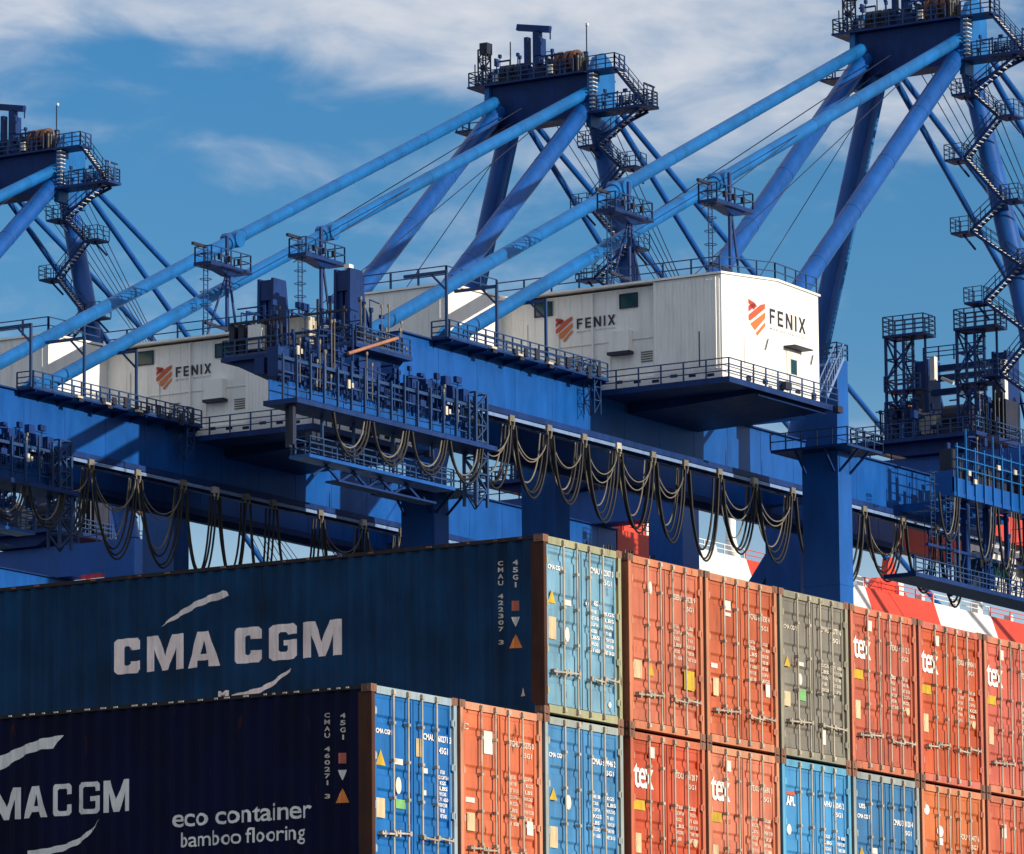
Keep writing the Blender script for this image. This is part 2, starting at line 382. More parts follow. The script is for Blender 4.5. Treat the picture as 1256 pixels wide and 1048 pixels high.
DRAIL = paint('dark_top_rail_steel', (0.012, 0.010, 0.012), 0.7, 0.5, 0.3, (0.07, 0.024, 0.012), scale=1.5)
CAST = paint('worn_casting_steel', (0.2, 0.10, 0.065), 0.7, 0.35, 0.25, scale=2.0)
RODS = paint('galvanised_lock_rod', (0.40, 0.355, 0.28), 0.5, 0.35, 0.3, (0.16, 0.07, 0.035), scale=2.2)
SEAL = plain('black_door_seal', (0.012, 0.012, 0.014), 0.8)
HOLE = plain('dark_casting_hole', (0.01, 0.008, 0.008), 0.9)
WHT = paint('white_lettering_paint', (0.82, 0.80, 0.76), 0.6, 0.14, 0.14, (0.36, 0.27, 0.17), 2.0)
WHTS = paint('chipped_white_side_lettering', (0.80, 0.78, 0.73), 0.65, 0.2, 0.2, (0.12, 0.085, 0.07), 2.2)
WHT2 = paint('faded_white_lettering', (0.62, 0.56, 0.46), 0.6, 0.25, 0.2, (0.25, 0.18, 0.1), 2.5)
YEL = paint('yellow_sticker', (0.50, 0.33, 0.025), 0.6, 0.3, 0.12, scale=4); GRN = paint('green_sticker', (0.16, 0.38, 0.14), 0.6, 0.3, 0.1, scale=4); CRM = paint('cream_plate', (0.56, 0.44, 0.26), 0.5, 0.25, 0.12, scale=4); ORG = paint('orange_triangle', (0.72, 0.22, 0.04), 0.6, 0.2, 0.08, scale=4)
PLW = paint('white_plate', (0.64, 0.62, 0.57), 0.5, 0.25, 0.12, scale=4); DRED = plain('dull_red_sticker', (0.42, 0.10, 0.06))

_cm = {}
def shared(key, fn):
    if key not in _cm: _cm[key] = fn()
    return _cm[key]
def link(name, me, mats, parent, loc=(0, 0, 0)):
    """object on a shared mesh with its own materials"""
    o = bpy.data.objects.new(name, me); COL.objects.link(o); o.parent = parent; o.location = loc
    for i, m in enumerate(mats):
        if len(me.materials) <= i: me.materials.append(m)
        o.material_slots[i].link = 'OBJECT'; o.material_slots[i].material = m
    return o
def variant(m, seed):
    """the same paint on another box: its own fade and its own wear pattern"""
    rnd = random.Random(seed); c = m.copy()
    for n in c.node_tree.nodes:
        if n.type == 'HUE_SAT': n.inputs['Saturation'].default_value = rnd.uniform(.93, 1.06); n.inputs['Hue'].default_value = rnd.uniform(.492, .508)
        if n.type == 'MAP_RANGE' and n.inputs['To Min'].default_value > .5 and n.inputs['To Max'].default_value > 1:
            k = rnd.uniform(.86, 1.08); n.inputs['To Min'].default_value *= k; n.inputs['To Max'].default_value *= k
        if n.type == 'MAP_RANGE' and n.inputs['From Min'].default_value < .7 and n.inputs['To Min'].default_value == 0 and n.inputs['To Max'].default_value == 1:
            d = rnd.uniform(-.035, .02); n.inputs['From Min'].default_value += d; n.inputs['From Max'].default_value += d
    return c
def mesh_of(mb, name):
    o = mb.build(name, [HOLE]); me = o.data; me.materials.clear(); bpy.data.objects.remove(o); return me
def me_casting():
    mb = MB(); mb.box(-0.004, 0.160, -0.006, 0.172, 0, 0.118)
    for (a, b) in ((0.055, 0.105),):
        mb.box(a, b, -0.012, -0.0061, 0.025, 0.095, 1); mb.box(-0.010, -0.0041, 0.05, 0.125, 0.03, 0.09, 1)
    mb.mi = [0]*6+[1]*12
    return mesh_of(mb, 'corner_casting')
def me_casting_r():
    mb = MB(); mb.box(-0.160, 0.004, -0.006, 0.172, 0, 0.118)
    mb.box(-0.105, -0.055, -0.012, -0.0061, 0.025, 0.095, 1); mb.mi = [0]*6+[1]*6
    return mesh_of(mb, 'corner_casting')
def me_post():
    mb = MB(); mb.box(0.016, 0.105, 0, 0.24, 0.119, CH-0.119); mb.box(0.105, 0.15, 0.05, 0.15, 0.119, CH-0.119); mb.box(0.020, 0.104, -0.004, -0.0008, 0.12, CH-0.12, 1); return mesh_of(mb, 'corner_post')
def me_post_r():
    mb = MB(); mb.box(-0.105, -0.016, 0, 0.15, 0.119, CH-0.119); mb.box(-0.15, -0.105, 0.05, 0.15, 0.119, CH-0.119); return mesh_of(mb, 'corner_post')
def me_side():
    mb = MB(); pts = [(0.15, 0.026)]+[(b, corr(b+1e-5)) for b in BR]+[(CL-0.15, 0.024)]
    z0, z1 = 0.16, CH-0.075
    for (a, xa), (b, xb) in zip(pts[:-1], pts[1:]):
        mb.face([(xa, a, z0), (xb, b, z0), (xb, b, z1), (xa, a, z1)])
    return mesh_of(mb, 'side_wall')
def me_roof():
    mb = MB(); y = 0.16
    while y < CL-0.2:
        for (a, b, za, zb) in ((0, .26, .0, .0), (.26, .5, 0., -.02), (.5, .76, -.02, -.02), (.76, 1., -.02, 0.)):
            mb.face([(0.06, y+a*.209, CH-0.03+za), (CW-0.06, y+a*.209, CH-0.03+za), (CW-0.06, min(CL-.1, y+b*.209), CH-0.03+zb), (0.06, min(CL-.1, y+b*.209), CH-0.03+zb)])
        y += .209
    mb.box(0.06, CW-0.06, 0.1, CL-0.1, 0.14, 0.17); mb.box(0.06, CW-0.06, CL-0.09, CL-0.03, 0.12, CH-0.05)
    return mesh_of(mb, 'roof')
def me_rail(z0, z1, d=0.07):
    mb = MB(); mb.box(0.004, d, 0.173, CL-0.173, z0, z1); return mesh_of(mb, 'side_rail')
def me_header():
    mb = MB(); mb.box(0.160, CW-0.160, 0.0, 0.12, CH-0.135, CH-0.018)
    for x0 in (0.30, 1.78):
        for k in range(6): mb.box(x0+k*0.06-0.02, x0+k*0.06+0.012, -0.003, -0.0005, CH-0.10, CH-0.035, 1)
    return mesh_of(mb, 'door_header')
def me_sill():
    mb = MB(); mb.box(0.160, CW-0.160, 0.004, 0.14, 0.022, 0.15); return mesh_of(mb, 'door_sill')
def me_leaf(gr, left):
    """one door leaf: sheet with horizontal pressed grooves, edge frames, edges black seal"""
    mb = MB(); x0, x1 = (0.155, CW/2-0.012) if left else (CW/2+0.012, CW-0.155)
    zb, zt = 0.165, CH-0.14; yo, yi = 0.045, 0.078; prof = [(zb, yo)]
    for f in sorted(gr, reverse=True):
        zc = zb+(1-f)*(zt-zb); prof += [(zc-.075, yo), (zc-.035, yi), (zc+.035, yi), (zc+.075, yo)]
    prof.append((zt, yo)); xa, xb = x0+0.05, x1-0.05
    for (z, y), (z2, y2) in zip(prof[:-1], prof[1:]):
        mb.face([(xa, y, z), (xb, y, z), (xb, y2, z2), (xa, y2, z2)])
    mb.box(x0, xa, 0.030, 0.085, zb, zt); mb.box(xb, x1, 0.030, 0.085, zb, zt)
    mb.box(xa, xb, 0.036, 0.085, zt-0.05, zt-0.001); mb.box(xa, xb, 0.036, 0.085, zb+0.001, zb+0.05)
    mb.mi = [0]*len(mb.f)
    return mesh_of(mb, 'door_leaf')
def me_rod():
    mb = MB(); mb.tube((0, 0, 0.05), (0, 0, CH-0.035), 0.018, n=8)
    for z in (0.06, CH-0.12): mb.box(-0.032, 0.032, -0.03, 0.04, z, z+0.07)
    for f in (0.22, 0.40, 0.60, 0.80): mb.box(-0.032, 0.032, -0.026, 0.066, f*CH, f*CH+0.045)
    return mesh_of(mb, 'lock_rod')
def me_handle(d, low=False):
    mb = MB(); mb.beam((0, -0.03, 0), (d*0.40, -0.04, -0.02), 0.016, 0.026); mb.box(-0.03, 0.03, -0.045, -0.018, -0.035, 0.035); mb.box(d*0.27, d*0.31, -0.035, 0.03, -0.07, 0.035)
    mb.box(d*0.38-0.016, d*0.38+0.016, -0.052, 0.03, -0.035, 0.02)
    return mesh_of(mb, 'rod_handle')
def me_hinge():
    mb = MB(); mb.box(-0.045, 0.05, -0.030, 0.03, -0.045, 0.045); mb.tube((0.0, -0.03, -0.06), (0.0, -0.03, 0.06), 0.018, n=6); return mesh_of(mb, 'hinge')
def me_lock():
    mb = MB(); mb.box(-0.06, 0.06, -0.07, 0.07, -0.025, -0.001); mb.box(-0.02, 0.02, -0.12, -0.07, -0.022, -0.006); return mesh_of(mb, 'twist_lock')
def me_seal():
    mb = MB(); mb.box(CW/2-0.0115, CW/2+0.0115, 0.05, 0.085, 0.16, CH-0.135)
    mb.box(0.149, CW-0.149, 0.086, 0.10, 0.12, CH-0.10); return mesh_of(mb, 'door_seal')

def container(col, tier, label, door, frame, side, grooves, decals=(), handle_z=0.62, group='shipping containers stacked in front of the cranes', dy=0.0, post_l=None, rod=None):
    x, z = colx(col), ZT-PITCH*(tier)-CH
    root = empty('shipping_container', (x, dy, z), label, 'container', group)
    D, F, S_ = variant(CP[door], col*7+tier), variant(CP[frame], col*5+tier+90), CP[side]
    hrnd = random.Random(col*3+tier*11); handle_z += hrnd.uniform(-.07, .09)
    pc = post_l or F
    for y0, flip in ((0, False), (CL, True)):
        for zz in (0.0, CH-0.118):
            for right in (False, True):
                me = shared('cr' if right else 'cl', me_casting_r if right else me_casting)
                o = link('corner_casting', me, [CAST, HOLE], root, (CW if right else 0, y0 if not flip else CL-0.168, zz))
    link('corner_post', shared('pl', me_post), [pc, F], root); link('corner_post', shared('pr', me_post_r), [F], root, (CW, 0, 0))
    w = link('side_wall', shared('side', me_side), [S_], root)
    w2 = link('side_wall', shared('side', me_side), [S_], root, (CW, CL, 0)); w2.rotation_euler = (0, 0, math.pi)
    link('roof', shared('roof', me_roof), [S_], root)
    for nm, a, b in (('tr', CH-0.072, CH-0.012), ('br', 0.02, 0.165)):
        me = shared(nm, lambda: me_rail(a, b)); link('side_rail', me, [S_ if nm == 'br' else DRAIL], root); r_ = link('side_rail', me, [S_], root, (CW, CL, 0)); r_.rotation_euler = (0, 0, math.pi)
    link('door_header', shared('hd', me_header), [F, CRM], root); link('door_sill', shared('sl', me_sill), [F], root)
    link('door_seal', shared('se', me_seal), [SEAL], root)
    for left in (True, False):
        leaf = link('door_leaf', shared(('lf', tuple(grooves), left), lambda: me_leaf(grooves, left)), [D], root)
        for k in range(4):
            link('hinge', shared('hg', me_hinge), [F], leaf, ((0.12 if left else CW-0.12), 0.03, CH*(0.13, 0.36, 0.62, 0.86)[k]))
    R_ = rod or RODS
    for i, f in enumerate((0.245, 0.415, 0.575, 0.745)):
        o = link('lock_rod', shared('rod', me_rod), [R_], root, (f*CW, -0.020, 0))
        d = (-1, -1, 1, 1)[i]
        link('rod_handle', shared(('h', d), lambda: me_handle(d)), [R_], o, (0, -0.002, handle_z + (0.03 if i % 2 else 0.0) + hrnd.uniform(-.02, .02)))
    # prints: (kind, text/points, x0, x1, z-from-top0, z-from-top1, material)
    for dcl in decals:
        kind, a, x0, x1, za, zb, mt = dcl
        yy = 0.028
        if kind == 'text': flat_print(fit(font_tris(*a) if isinstance(a, tuple) else font_tris(a, 0.02), x0, x1, CH-zb, CH-za), lambda u, v: (u, yy, v), 'lettering', mt, root)
        elif kind == 'plate': flat_print([[(x0, CH-zb), (x1, CH-zb), (x1, CH-za), (x0, CH-za)]], lambda u, v: (u, yy-0.001, v), 'plate', mt, root)
        elif kind == 'tri':
            xm = (x0+x1)/2; flat_print([[(x0, CH-zb), (x1, CH-zb), (xm, CH-za)]], lambda u, v: (u, yy-0.001, v), 'warning_triangle', mt, root)
        elif kind == 'disc':
            xm, zm = (x0+x1)/2, CH-(za+zb)/2
            flat_print([[(xm+(x1-x0)/2*math.cos(t*math.pi/8), zm+(zb-za)/2*math.sin(t*math.pi/8)) for t in range(16)]], lambda u, v: (u, yy-0.001, v), 'round_sticker', mt, root)
    for xx in (0.08, CW-0.08):
        link('twist_lock', shared('tw', me_lock), [CAST], root, (xx, 0.08, 0))
    return root

def rows(x0, x1, z0, n, mt, dz=0.105, seed=0, widths=None):
    """weight table on the right leaf: short lines of print"""
    rnd = random.Random(seed); r = []
    T = ('MGW 32 500', 'TARE 3 880', 'NET 28 620', 'CU CAP 76.4', 'KGS', 'LBS', 'PAYLOAD', '71 650')
    for i in range(n):
        a = x0 + rnd.uniform(0, .06); b = x1 - rnd.uniform(0, .12)
        r.append(('text', (T[(i+seed) % 8], 0.02), a, b, z0+i*dz, z0+i*dz+0.06, mt))
    return r
def std_right(num, seed, mt, z=0.52, zr=1.05, n=6):
    return [('text', (num, 0.02), 1.50, 2.22, z, z+0.10, mt), ('text', ('45G1', 0.02), 1.86, 2.16, z+0.17, z+0.25, mt)] + \
        rows(1.46, 1.78, zr, n, mt, 0.105, seed) + rows(1.92, 2.24, zr, n, mt, 0.105, seed+3)

G_CMA = [0.15, 0.455, 0.585, 0.715, 0.87]; G_A = [0.07, 0.325, 0.49, 0.65, 0.84]; G_TEX = [0.10, 0.40, 0.53, 0.66, 0.80]; G_OR = [0.13, 0.36, 0.50, 0.63, 0.76, 0.9]; G_GR = [0.12, 0.33, 0.47, 0.60, 0.73, 0.88]
def cma_mark(x0, z, mt):
    return [('text', ('CMA CGM', 0.03), x0, x0+0.44, z, z+0.075, mt)]
# ---- top tier
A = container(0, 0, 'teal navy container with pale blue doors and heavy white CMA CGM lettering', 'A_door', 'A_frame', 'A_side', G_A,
  cma_mark(0.2, 0.46, WHT) + std_right('CMAU 422307 3', 1, WHT, 0.36, 1.05, 7) + [('text', ('45G1', 0.02), 1.6, 1.75, 0.9, 0.98, WHT)] +
  [('tri', 0, .19, .42, .86, 1.08, YEL), ('plate', 0, .70, .90, .98, 1.07, PLW), ('plate', 0, .2, .43, 1.30, 1.66, CRM), ('disc', 0, .70, .84, 1.42, 1.66, PLW), ('disc', 0, 2.02, 2.12, 2.5, 2.6, PLW), ('plate', 0, 1.35, 1.47, .95, 1.0, PLW)], 0.62, post_l=RUST)
container(1, 0, 'orange red container with a yellow sticker on its right door, beside the pale blue doors', 'or', 'or_f', 'or', G_OR,
  std_right('GESU 504128 9', 2, WHT2, 0.5, 1.0, 6) + [('disc', 0, .70, .82, .38, .60, PLW), ('plate', 0, .2, .46, 1.72, 2.02, CRM), ('tri', 0, .66, .86, 1.72, 1.94, YEL), ('plate', 0, 1.82, 2.16, 1.74, 2.06, YEL)], 0.62)
container(2, 0, 'orange red container with small white labels up its left door, beside the grey container', 'or', 'or2_f', 'or', G_OR,
  std_right('TCNU 661830 4', 3, WHT2, 0.55, 1.0, 7) + [('plate', 0, .68, .9, .42, .58, PLW), ('plate', 0, .68, .9, .62, .68, PLW), ('plate', 0, .22, .43, 1.52, 1.60, PLW), ('plate', 0, .28, .46, 1.76, 2.06, CRM), ('plate', 0, 2.05, 2.2, 1.7, 1.92, PLW)], 0.5)
container(3, 0, 'grey taupe container with a green sticker, the only grey one', 'grey', 'grey_f', 'grey', G_GR,
  std_right('CMAU 150771 6', 4, WHT2, 0.5, 1.15, 5) + cma_mark(.2, .6, WHT2) + [('tri', 0, .2, .42, 1.14, 1.32, YEL), ('plate', 0, .66, .88, 1.2, 1.27, PLW), ('disc', 0, .68, .82, 1.4, 1.6, PLW), ('plate', 0, .66, .94, 1.66, 1.86, GRN), ('plate', 0, .18, .4, 1.75, 2.0, CRM), ('plate', 0, 1.5, 1.62, 2.3, 2.55, PLW)], 0.62)
def texdec(seed, num, lx=0.17, z0=0.52, dz=0.0):
    return [('text', ('tex', 0.012, 0.85, 0.86), lx-.01, lx+0.62, z0, z0+0.40, WHT)] + std_right(num, seed, WHT2, 0.56, 1.1, 6) + \
      [('plate', 0, .14, .5, 1.12+dz, 1.28+dz, YEL), ('plate', 0, .66, .84, .22, .40, PLW), ('plate', 0, .2, .38, 1.66, 1.98, CRM), ('plate', 0, .66, .8, 1.2, 1.28, DRED), ('disc', 0, 2.05, 2.18, 1.62, 1.76, CRM)]
container(4, 0, 'tomato red container lettered tex, directly right of the grey container', 'tex', 'tex_f', 'tex', G_TEX, texdec(5, 'TEXU 730112 5'), 0.6)
container(5, 0, 'tomato red tex container standing between two other tomato red tex containers', 'tex', 'tex_f', 'tex', G_TEX, texdec(6, 'TEXU 738904 1', dz=.02), 0.58)
container(6, 0, 'tomato red tex container in the top tier, cut by the right edge', 'tex', 'or_f', 'tex', G_TEX, texdec(7, 'TEXU 701455 8', dz=-.03), 0.6)
# ---- second tier
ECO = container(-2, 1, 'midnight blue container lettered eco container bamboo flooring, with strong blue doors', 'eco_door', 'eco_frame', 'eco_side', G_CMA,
  cma_mark(0.18, 0.66, WHT) + [('text', ('CMAU 460271 3', 0.02), 1.5, 2.3, .62, .72, WHT), ('text', ('45G1', 0.02), 1.95, 2.2, .80, .9, WHT)] + rows(1.92, 2.22, 1.15, 9, WHT, 0.085, 2) +
  [('tri', 0, .17, .44, .98, 1.22, YEL), ('plate', 0, .68, .92, 1.08, 1.17, PLW), ('disc', 0, .72, .88, 1.36, 1.62, PLW), ('plate', 0, .18, .42, 1.72, 2.02, CRM), ('plate', 0, .72, 1.0, 1.70, 1.84, GRN), ('plate', 0, 1.3, 1.46, .72, 1.0, CRM), ('plate', 0, 1.5, 1.62, 1.16, 1.24, PLW), ('plate', 0, 1.5, 1.58, 1.5, 1.58, PLW)], 0.58, post_l=RUST)
container(-1, 1, 'salmon red container with a large white plate on its door, between two blue door ends', 'or2', 'or2_f', 'or2', G_OR,
  std_right('TGHU 913375 0', 8, WHT2, 0.5, 1.05, 8) + [('text', ('C', .03), .14, .3, .35, .45, WHT2), ('plate', 0, .74, 1.0, .42, .78, PLW), ('plate', 0, .2, .46, 1.5, 1.58, PLW), ('plate', 0, .24, .46, 1.74, 2.02, CRM), ('plate', 0, 2.0, 2.18, 1.74, 1.96, PLW)], 0.6)
container(0, 1, 'sky blue container with grey green frame directly under the pale blue doors', 'B_door', 'B_frame', 'A_side', [0.12, .28, .46, .60, .74, .88],
  cma_mark(.18, .58, WHT) + std_right('CMAU 519946 2', 9, WHT, 0.56, 1.15, 7) + [('tri', 0, .18, .42, 1.14, 1.34, YEL), ('disc', 0, .66, .84, 1.22, 1.46, PLW), ('plate', 0, .18, .42, 1.76, 2.1, CRM)], 0.62)
container(1, 1, 'orange red tex container directly under the container with the large yellow sticker', 'or', 'or_f', 'or', G_TEX, texdec(10, 'TEXU 744120 7'), 0.6)
container(2, 1, 'orange red tex container between another orange red tex container and the bright blue one', 'or', 'or2_f', 'or', G_TEX, texdec(11, 'TEXU 726690 3'), 0.6)
container(3, 1, 'bright blue container with a red and white label, directly under the grey container', 'c_blue', 'c_blue_f', 'A_side', G_CMA,
  [('text', ('APL', .04), .2, .5, .64, .80, WHT), ('plate', 0, .2, .5, .56, .62, DRED)] + std_right('APHU 672045 2', 12, WHT, 0.62, 1.2, 5) + [('disc', 0, .2, .36, 1.12, 1.3, PLW)], 0.6)
container(4, 1, 'dull blue container with weathered grey frame, right of the bright blue one', 'd_blue', 'd_blue_f', 'A_side', G_CMA,
  cma_mark(.2, .74, WHT) + [('text', ('UES', .02), .26, .48, .56, .64, WHT)] + std_right('CMAU 388120 4', 13, WHT, 0.74, 1.35, 4) + [('tri', 0, .22, .44, 1.3, 1.5, YEL), ('plate', 0, .7, .9, 1.3, 1.4, PLW)], 0.6)
container(5, 1, 'salmon red container with small white emblems on its left door, beside the dull blue one', 'or2', 'or2_f', 'or2', G_OR,
  [('disc', 0, .15, .35, .38, .56, WHT), ('disc', 0, .62, .86, .72, .92, WHT), ('plate', 0, .64, .84, .94, 1.06, WHT)] + std_right('FCIU 904417 6', 14, WHT2, 0.8, 1.3, 4), 0.6)
container(6, 1, 'salmon red container at the lower right corner of the picture', 'or2', 'or_f', 'or2', G_OR, std_right('FCIU 911203 3', 15, WHT2, 0.6, 1.1, 4) + [('plate', 0, .62, .8, .5, .75, PLW)], 0.6)

# ---- large lettering on the two long sides (distances from the front, absolute heights)
def side_text(tris, u0, u1, z0, z1, root, mat, name='lettering'):
    """u0 = far (left) edge, u1 = near (right) edge, as distances from the front"""
    side_print(fit(tris, u0, u1, z0, z1), name, mat, root, root.location.z)
ZA, ZE = A.location.z, ECO.location.z
SPEC = [('C', 0, .80, .30), ('M', .98, 1.16, .29), ('A', 2.24, .98, .30), ('C', 3.68, .80, .30), ('G', 4.72, .84, .30), ('M', 5.72, 1.16, .29)]
for c_, u_, w_, s_ in SPEC:
    k_ = (8.40-3.87)/6.88; side_text(block_text([(c_, 0, w_, s_)]), 8.40-u_*k_, 8.40-(u_+w_)*k_, 15.20, 15.79, A, WHTS, 'letter')
for c_, u_, w_ in (('C', 0, .70), ('M', .88, 1.1), ('A', 2.14, .88), ('C', 3.26, .74), ('G', 4.24, .84), ('M', 5.2, 1.0)):
    side_text(block_text([(c_, 0, w_, .2)]), 7.6-u_*.5, 7.6-(u_+w_)*.5, 12.29, 12.79, ECO, WHTS, 'letter')
def swoosh(root, top, bot, name, z0, mat=WHTS):
    t = []
    for i in range(len(top)-1):
        t += [[top[i], top[i+1], bot[i+1]], [top[i], bot[i+1], bot[i]]]
    side_print(t, name, mat, root, z0)
swoosh(A, [(7.47, 15.93), (7.2, 16.10), (6.82, 16.28), (6.5, 16.38), (6.2, 16.44), (6.13, 16.42)], [(7.42, 15.95), (7.1, 16.06), (6.74, 16.20), (6.45, 16.27), (6.18, 16.31), (6.10, 16.35)], 'lettering', ZA)
swoosh(A, [(4.86, 15.06), (5.00, 14.99), (5.23, 14.87), (5.44, 14.79), (5.8, 14.73), (6.05, 14.70)], [(4.89, 15.0), (5.12, 14.85), (5.3, 14.75), (5.5, 14.69), (5.8, 14.65), (6.05, 14.62)], 'lettering', ZA)
side_text(font_tris('M', .05), 6.32, 6.1, 14.66, 14.78, A, WHTS)
swoosh(ECO, [(7.3, 13.16), (6.99, 13.31), (6.6, 13.43), (6.2, 13.53), (5.78, 13.56)], [(7.25, 12.98), (6.95, 13.10), (6.5, 13.30), (6.2, 13.36), (5.96, 13.36)], 'lettering', ZE)
swoosh(ECO, [(5.06, 12.20), (5.2, 12.08), (5.4, 11.95), (5.7, 11.85), (6.1, 11.80), (6.45, 11.78)], [(5.1, 12.16), (5.3, 11.93), (5.5, 11.82), (5.8, 11.73), (6.1, 11.70), (6.45, 11.70)], 'lettering', ZE)
side_text(font_tris('eco container', .012), 3.68, 1.10, 11.98, 12.25, ECO, WHTS)
side_text(font_tris('bamboo flooring', .008), 3.54, 1.22, 11.59, 11.90, ECO, WHTS)
def vert_chars(text, y, z0, z1, root, w=0.078):
    n = len(text); dz = (z0-z1)/n
    for i, ch in enumerate(text):
        if ch == ' ': continue
        w_ = w*(.3 if ch in '1I' else 1); side_text(font_tris(ch, .03), y+w_/2, y-w_/2, z0-(i+.85)*dz, z0-i*dz-.15*dz+.0, root, WHT2)
vert_chars('CMAU 422307 3', 0.815, 16.50, 15.12, A); vert_chars('45G1', 0.535, 16.50, 16.02, A)
vert_chars('CMAU 460271 3', 0.815, 13.58, 12.24, ECO); vert_chars('45G1', 0.53, 13.56, 13.12, ECO)
for r_, dz in ((A, 0.0), (ECO, -2.886)):
    side_print([[(.60, 15.66+dz), (.48, 15.66+dz), (.48, 15.82+dz)], [(.60, 15.66+dz), (.48, 15.82+dz), (.60, 15.82+dz)]], 'sticker', DRED, r_, r_.location.z)
    side_print([[(.61, 15.56+dz), (.47, 15.56+dz), (.54, 15.40+dz)]], 'sticker', PLW, r_, r_.location.z)
    side_print([[(.65, 15.06+dz), (.43, 15.06+dz), (.54, 15.28+dz)]], 'warning_triangle', ORG, r_, r_.location.z)
side_print([[(.46, 14.28), (.36, 14.28), (.41, 14.42)]], 'sticker', WHT2, A, ZA)
# light paint rims left on the top rails
for r_ in (A, ECO):
    mb = MB(); rnd = random.Random(4)
    y = .4
    while y < CL-.3:
        w_ = rnd.uniform(.04, .11); mb.box(-0.004, 0.003, y, y+w_, CH-0.05, CH-0.026); y += w_+rnd.uniform(.08, .3)*(4 if r_ is A else 1)
    mb.build('worn_rail_edge', CAST if r_ is A else WHT2, r_)['kind'] = 'stuff'
# ---- tiers below the picture, plain ones
mb = MB(); mb.box(0, CW, 0, CL, 0, CH)
plain_me = mesh_of(mb, 'shipping_container')
names = list(CP.keys())
for i, c in enumerate(range(-2, 7)):
    for t in range(2, 6):
        o = bpy.data.objects.new('shipping_container', plain_me); COL.objects.link(o); o.location = (colx(c), 0.0, ZT-PITCH*t-CH)
        m = CP[('A_side', 'or', 'tex', 'grey', 'eco_side')[(i*3+t) % 5]]
        if not len(plain_me.materials): plain_me.materials.append(m)
        o.material_slots[0].link = 'OBJECT'; o.material_slots[0].material = m
        tag(o, 'painted steel container in the tiers under the two tiers with visible doors', 'container', 'containers in the lower tiers')
    # below: twist-lock gap is only 26 mm

#CRANES#
# ------------------------------------------------------------------ quay cranes (built once at the nearest crane's place, then copied)
OX, OY = 290.0, 156.3
OFF = (OX, OY, GZ)
def P_(mb, name, mats, parent): 
    return mb.build(name, mats, parent, OFF if parent.parent is None else OFF)
YN, YF = 152.2, 160.4                       # girder centre planes
CR = empty('quay_crane', OFF, 'blue quay crane at the right whose white house shows its sunlit gable end', 'crane', 'blue quay cranes in a row')
SINGLE = {'winch_gear', 'conduit', 'gangway_gear', 'cable_box', 'floodlight', 'rope_sheave', 'hoist_rope', 'electrical_cabinet', 'red_equipment_box', 'lamp_bracket', 'orange_pipe', 'leg_band', 'sheave_frame', 'ladder_rungs', 'gangway_panel', 'boom_fitting', 'girder_tie', 'platform_bracket', 'door_hood', 'wall_cabinet', 'stay_lug', 'runway_extension', 'gangway_cabinet'}
SMALL = {'stair_treads', 'wall_ribs', 'web_seam'}
def part(name, mats, mb, parent=None):
    if name in SINGLE:
        nm = {'ladder_rungs': 'ladder_rung', 'winch_gear': 'winch_housing', 'gangway_gear': 'equipment_box'}.get(name, name)
        for m in mb.pieces(): o = m.build(nm, mats, parent or CR, OFF)
        return o
    o = mb.build(name, mats, parent or CR, OFF)
    if name in SMALL: o['kind'] = 'stuff'
    return o
K, KT, KD, RL = M['crane'], M['crane_tube'], M['crane_dark'], M['railing']

# twin girders with flange, stiffeners, festoon rail
for y in (YN, YF):
    mb = MB(); mb.box(229, 310, y-.7, y+.7, 67.0, 70.3)
    g_ = part('girder', K, mb)
    mb = MB()
    for x in [233.6+4.6*i for i in range(17)]:
        mb.box(x, x+.035, y-.708, y-.7005, 67.02, 70.28)
    mb.box(229, 310, y-.95, y+.95, 70.301, 70.40); part('web_seam', KD, mb, g_)
    mb = MB(); mb.box(228.8, 310.2, y-1.25, y+.9, 66.78, 66.999); mb.box(228.8, 310.2, y-1.25, y-1.20, 66.60, 66.78); part('bottom_flange', KD, mb, g_)
    mb = MB(); mb.box(232, 310, y-1.32, y-1.22, 66.30, 66.52)
    if y == YN: part('festoon_rail', M['pale_blue'], mb, g_)
    mb = MB(); mb.box(229.5, 310, y-.25, y+.25, 66.35, 66.779); part('trolley_rail_beam', KD, mb, g_)
    ed = [(310.2, 310.2), (320.4, 322.4), (330.2, 332.6), (339.9, 342.3), (350.0, 352.4), (362.2, 364.6), (372.6, 375.2), (384, 386.4), (395, 395)]
    for i in range(len(ed)-1):
        (p0, p1), (q0, q1) = ed[i], ed[i+1]
        mb = MB(); mb.hexa([(p1, y-.7, 66.9), (q1, y-.7, 66.9), (q1, y+.7, 66.9), (p1, y+.7, 66.9), (p0, y-.7, 70.45), (q0, y-.7, 70.45), (q0, y+.7, 70.45), (p0, y+.7, 70.45)])
        b_ = part('boom_section', M['red'] if i % 2 == 0 else M['redwhite'], mb)
        mb = MB(); mb.railing([(max(p0, 311)+.1, y-.6, 70.45), (q0-.1, y-.6, 70.45)], h=.8, step=3.2, post=.08, rail=.06); part('boom_railing', M['red'] if i % 2 == 0 else M['redwhite'], mb, b_)
    mb = MB()
    for i in range(9): x = 344+5.3*i+((i*37) % 5)*.4; mb.box(x, x+.5+.2*(i % 3), y-.55, y+.1, 70.46, 71.0+.3*(i % 3))
    part('boom_fitting', M['redwhite'], mb)
    mb = MB(); mb.prism([(351.5, 70.46), (358.5, 70.46), (356.4, 71.6), (355.9, 73.6), (355.1, 73.6), (354.6, 71.8), (353, 71.6)], lambda a, b: (a, y-.3, b), lambda a, b: (a, y+.3, b)); part('stay_bracket', M['red'], mb)
mb = MB(); mb.box(393, 394.9, YN+.71, YF-.71, 67.4, 70.0); part('boom_end_beam', K, mb)
for x in (232.0, 290.0):
    mb = MB(); mb.box(x, x+1.2, YN+.71, YF-.71, 67.6, 70.0); part('girder_tie', K, mb)

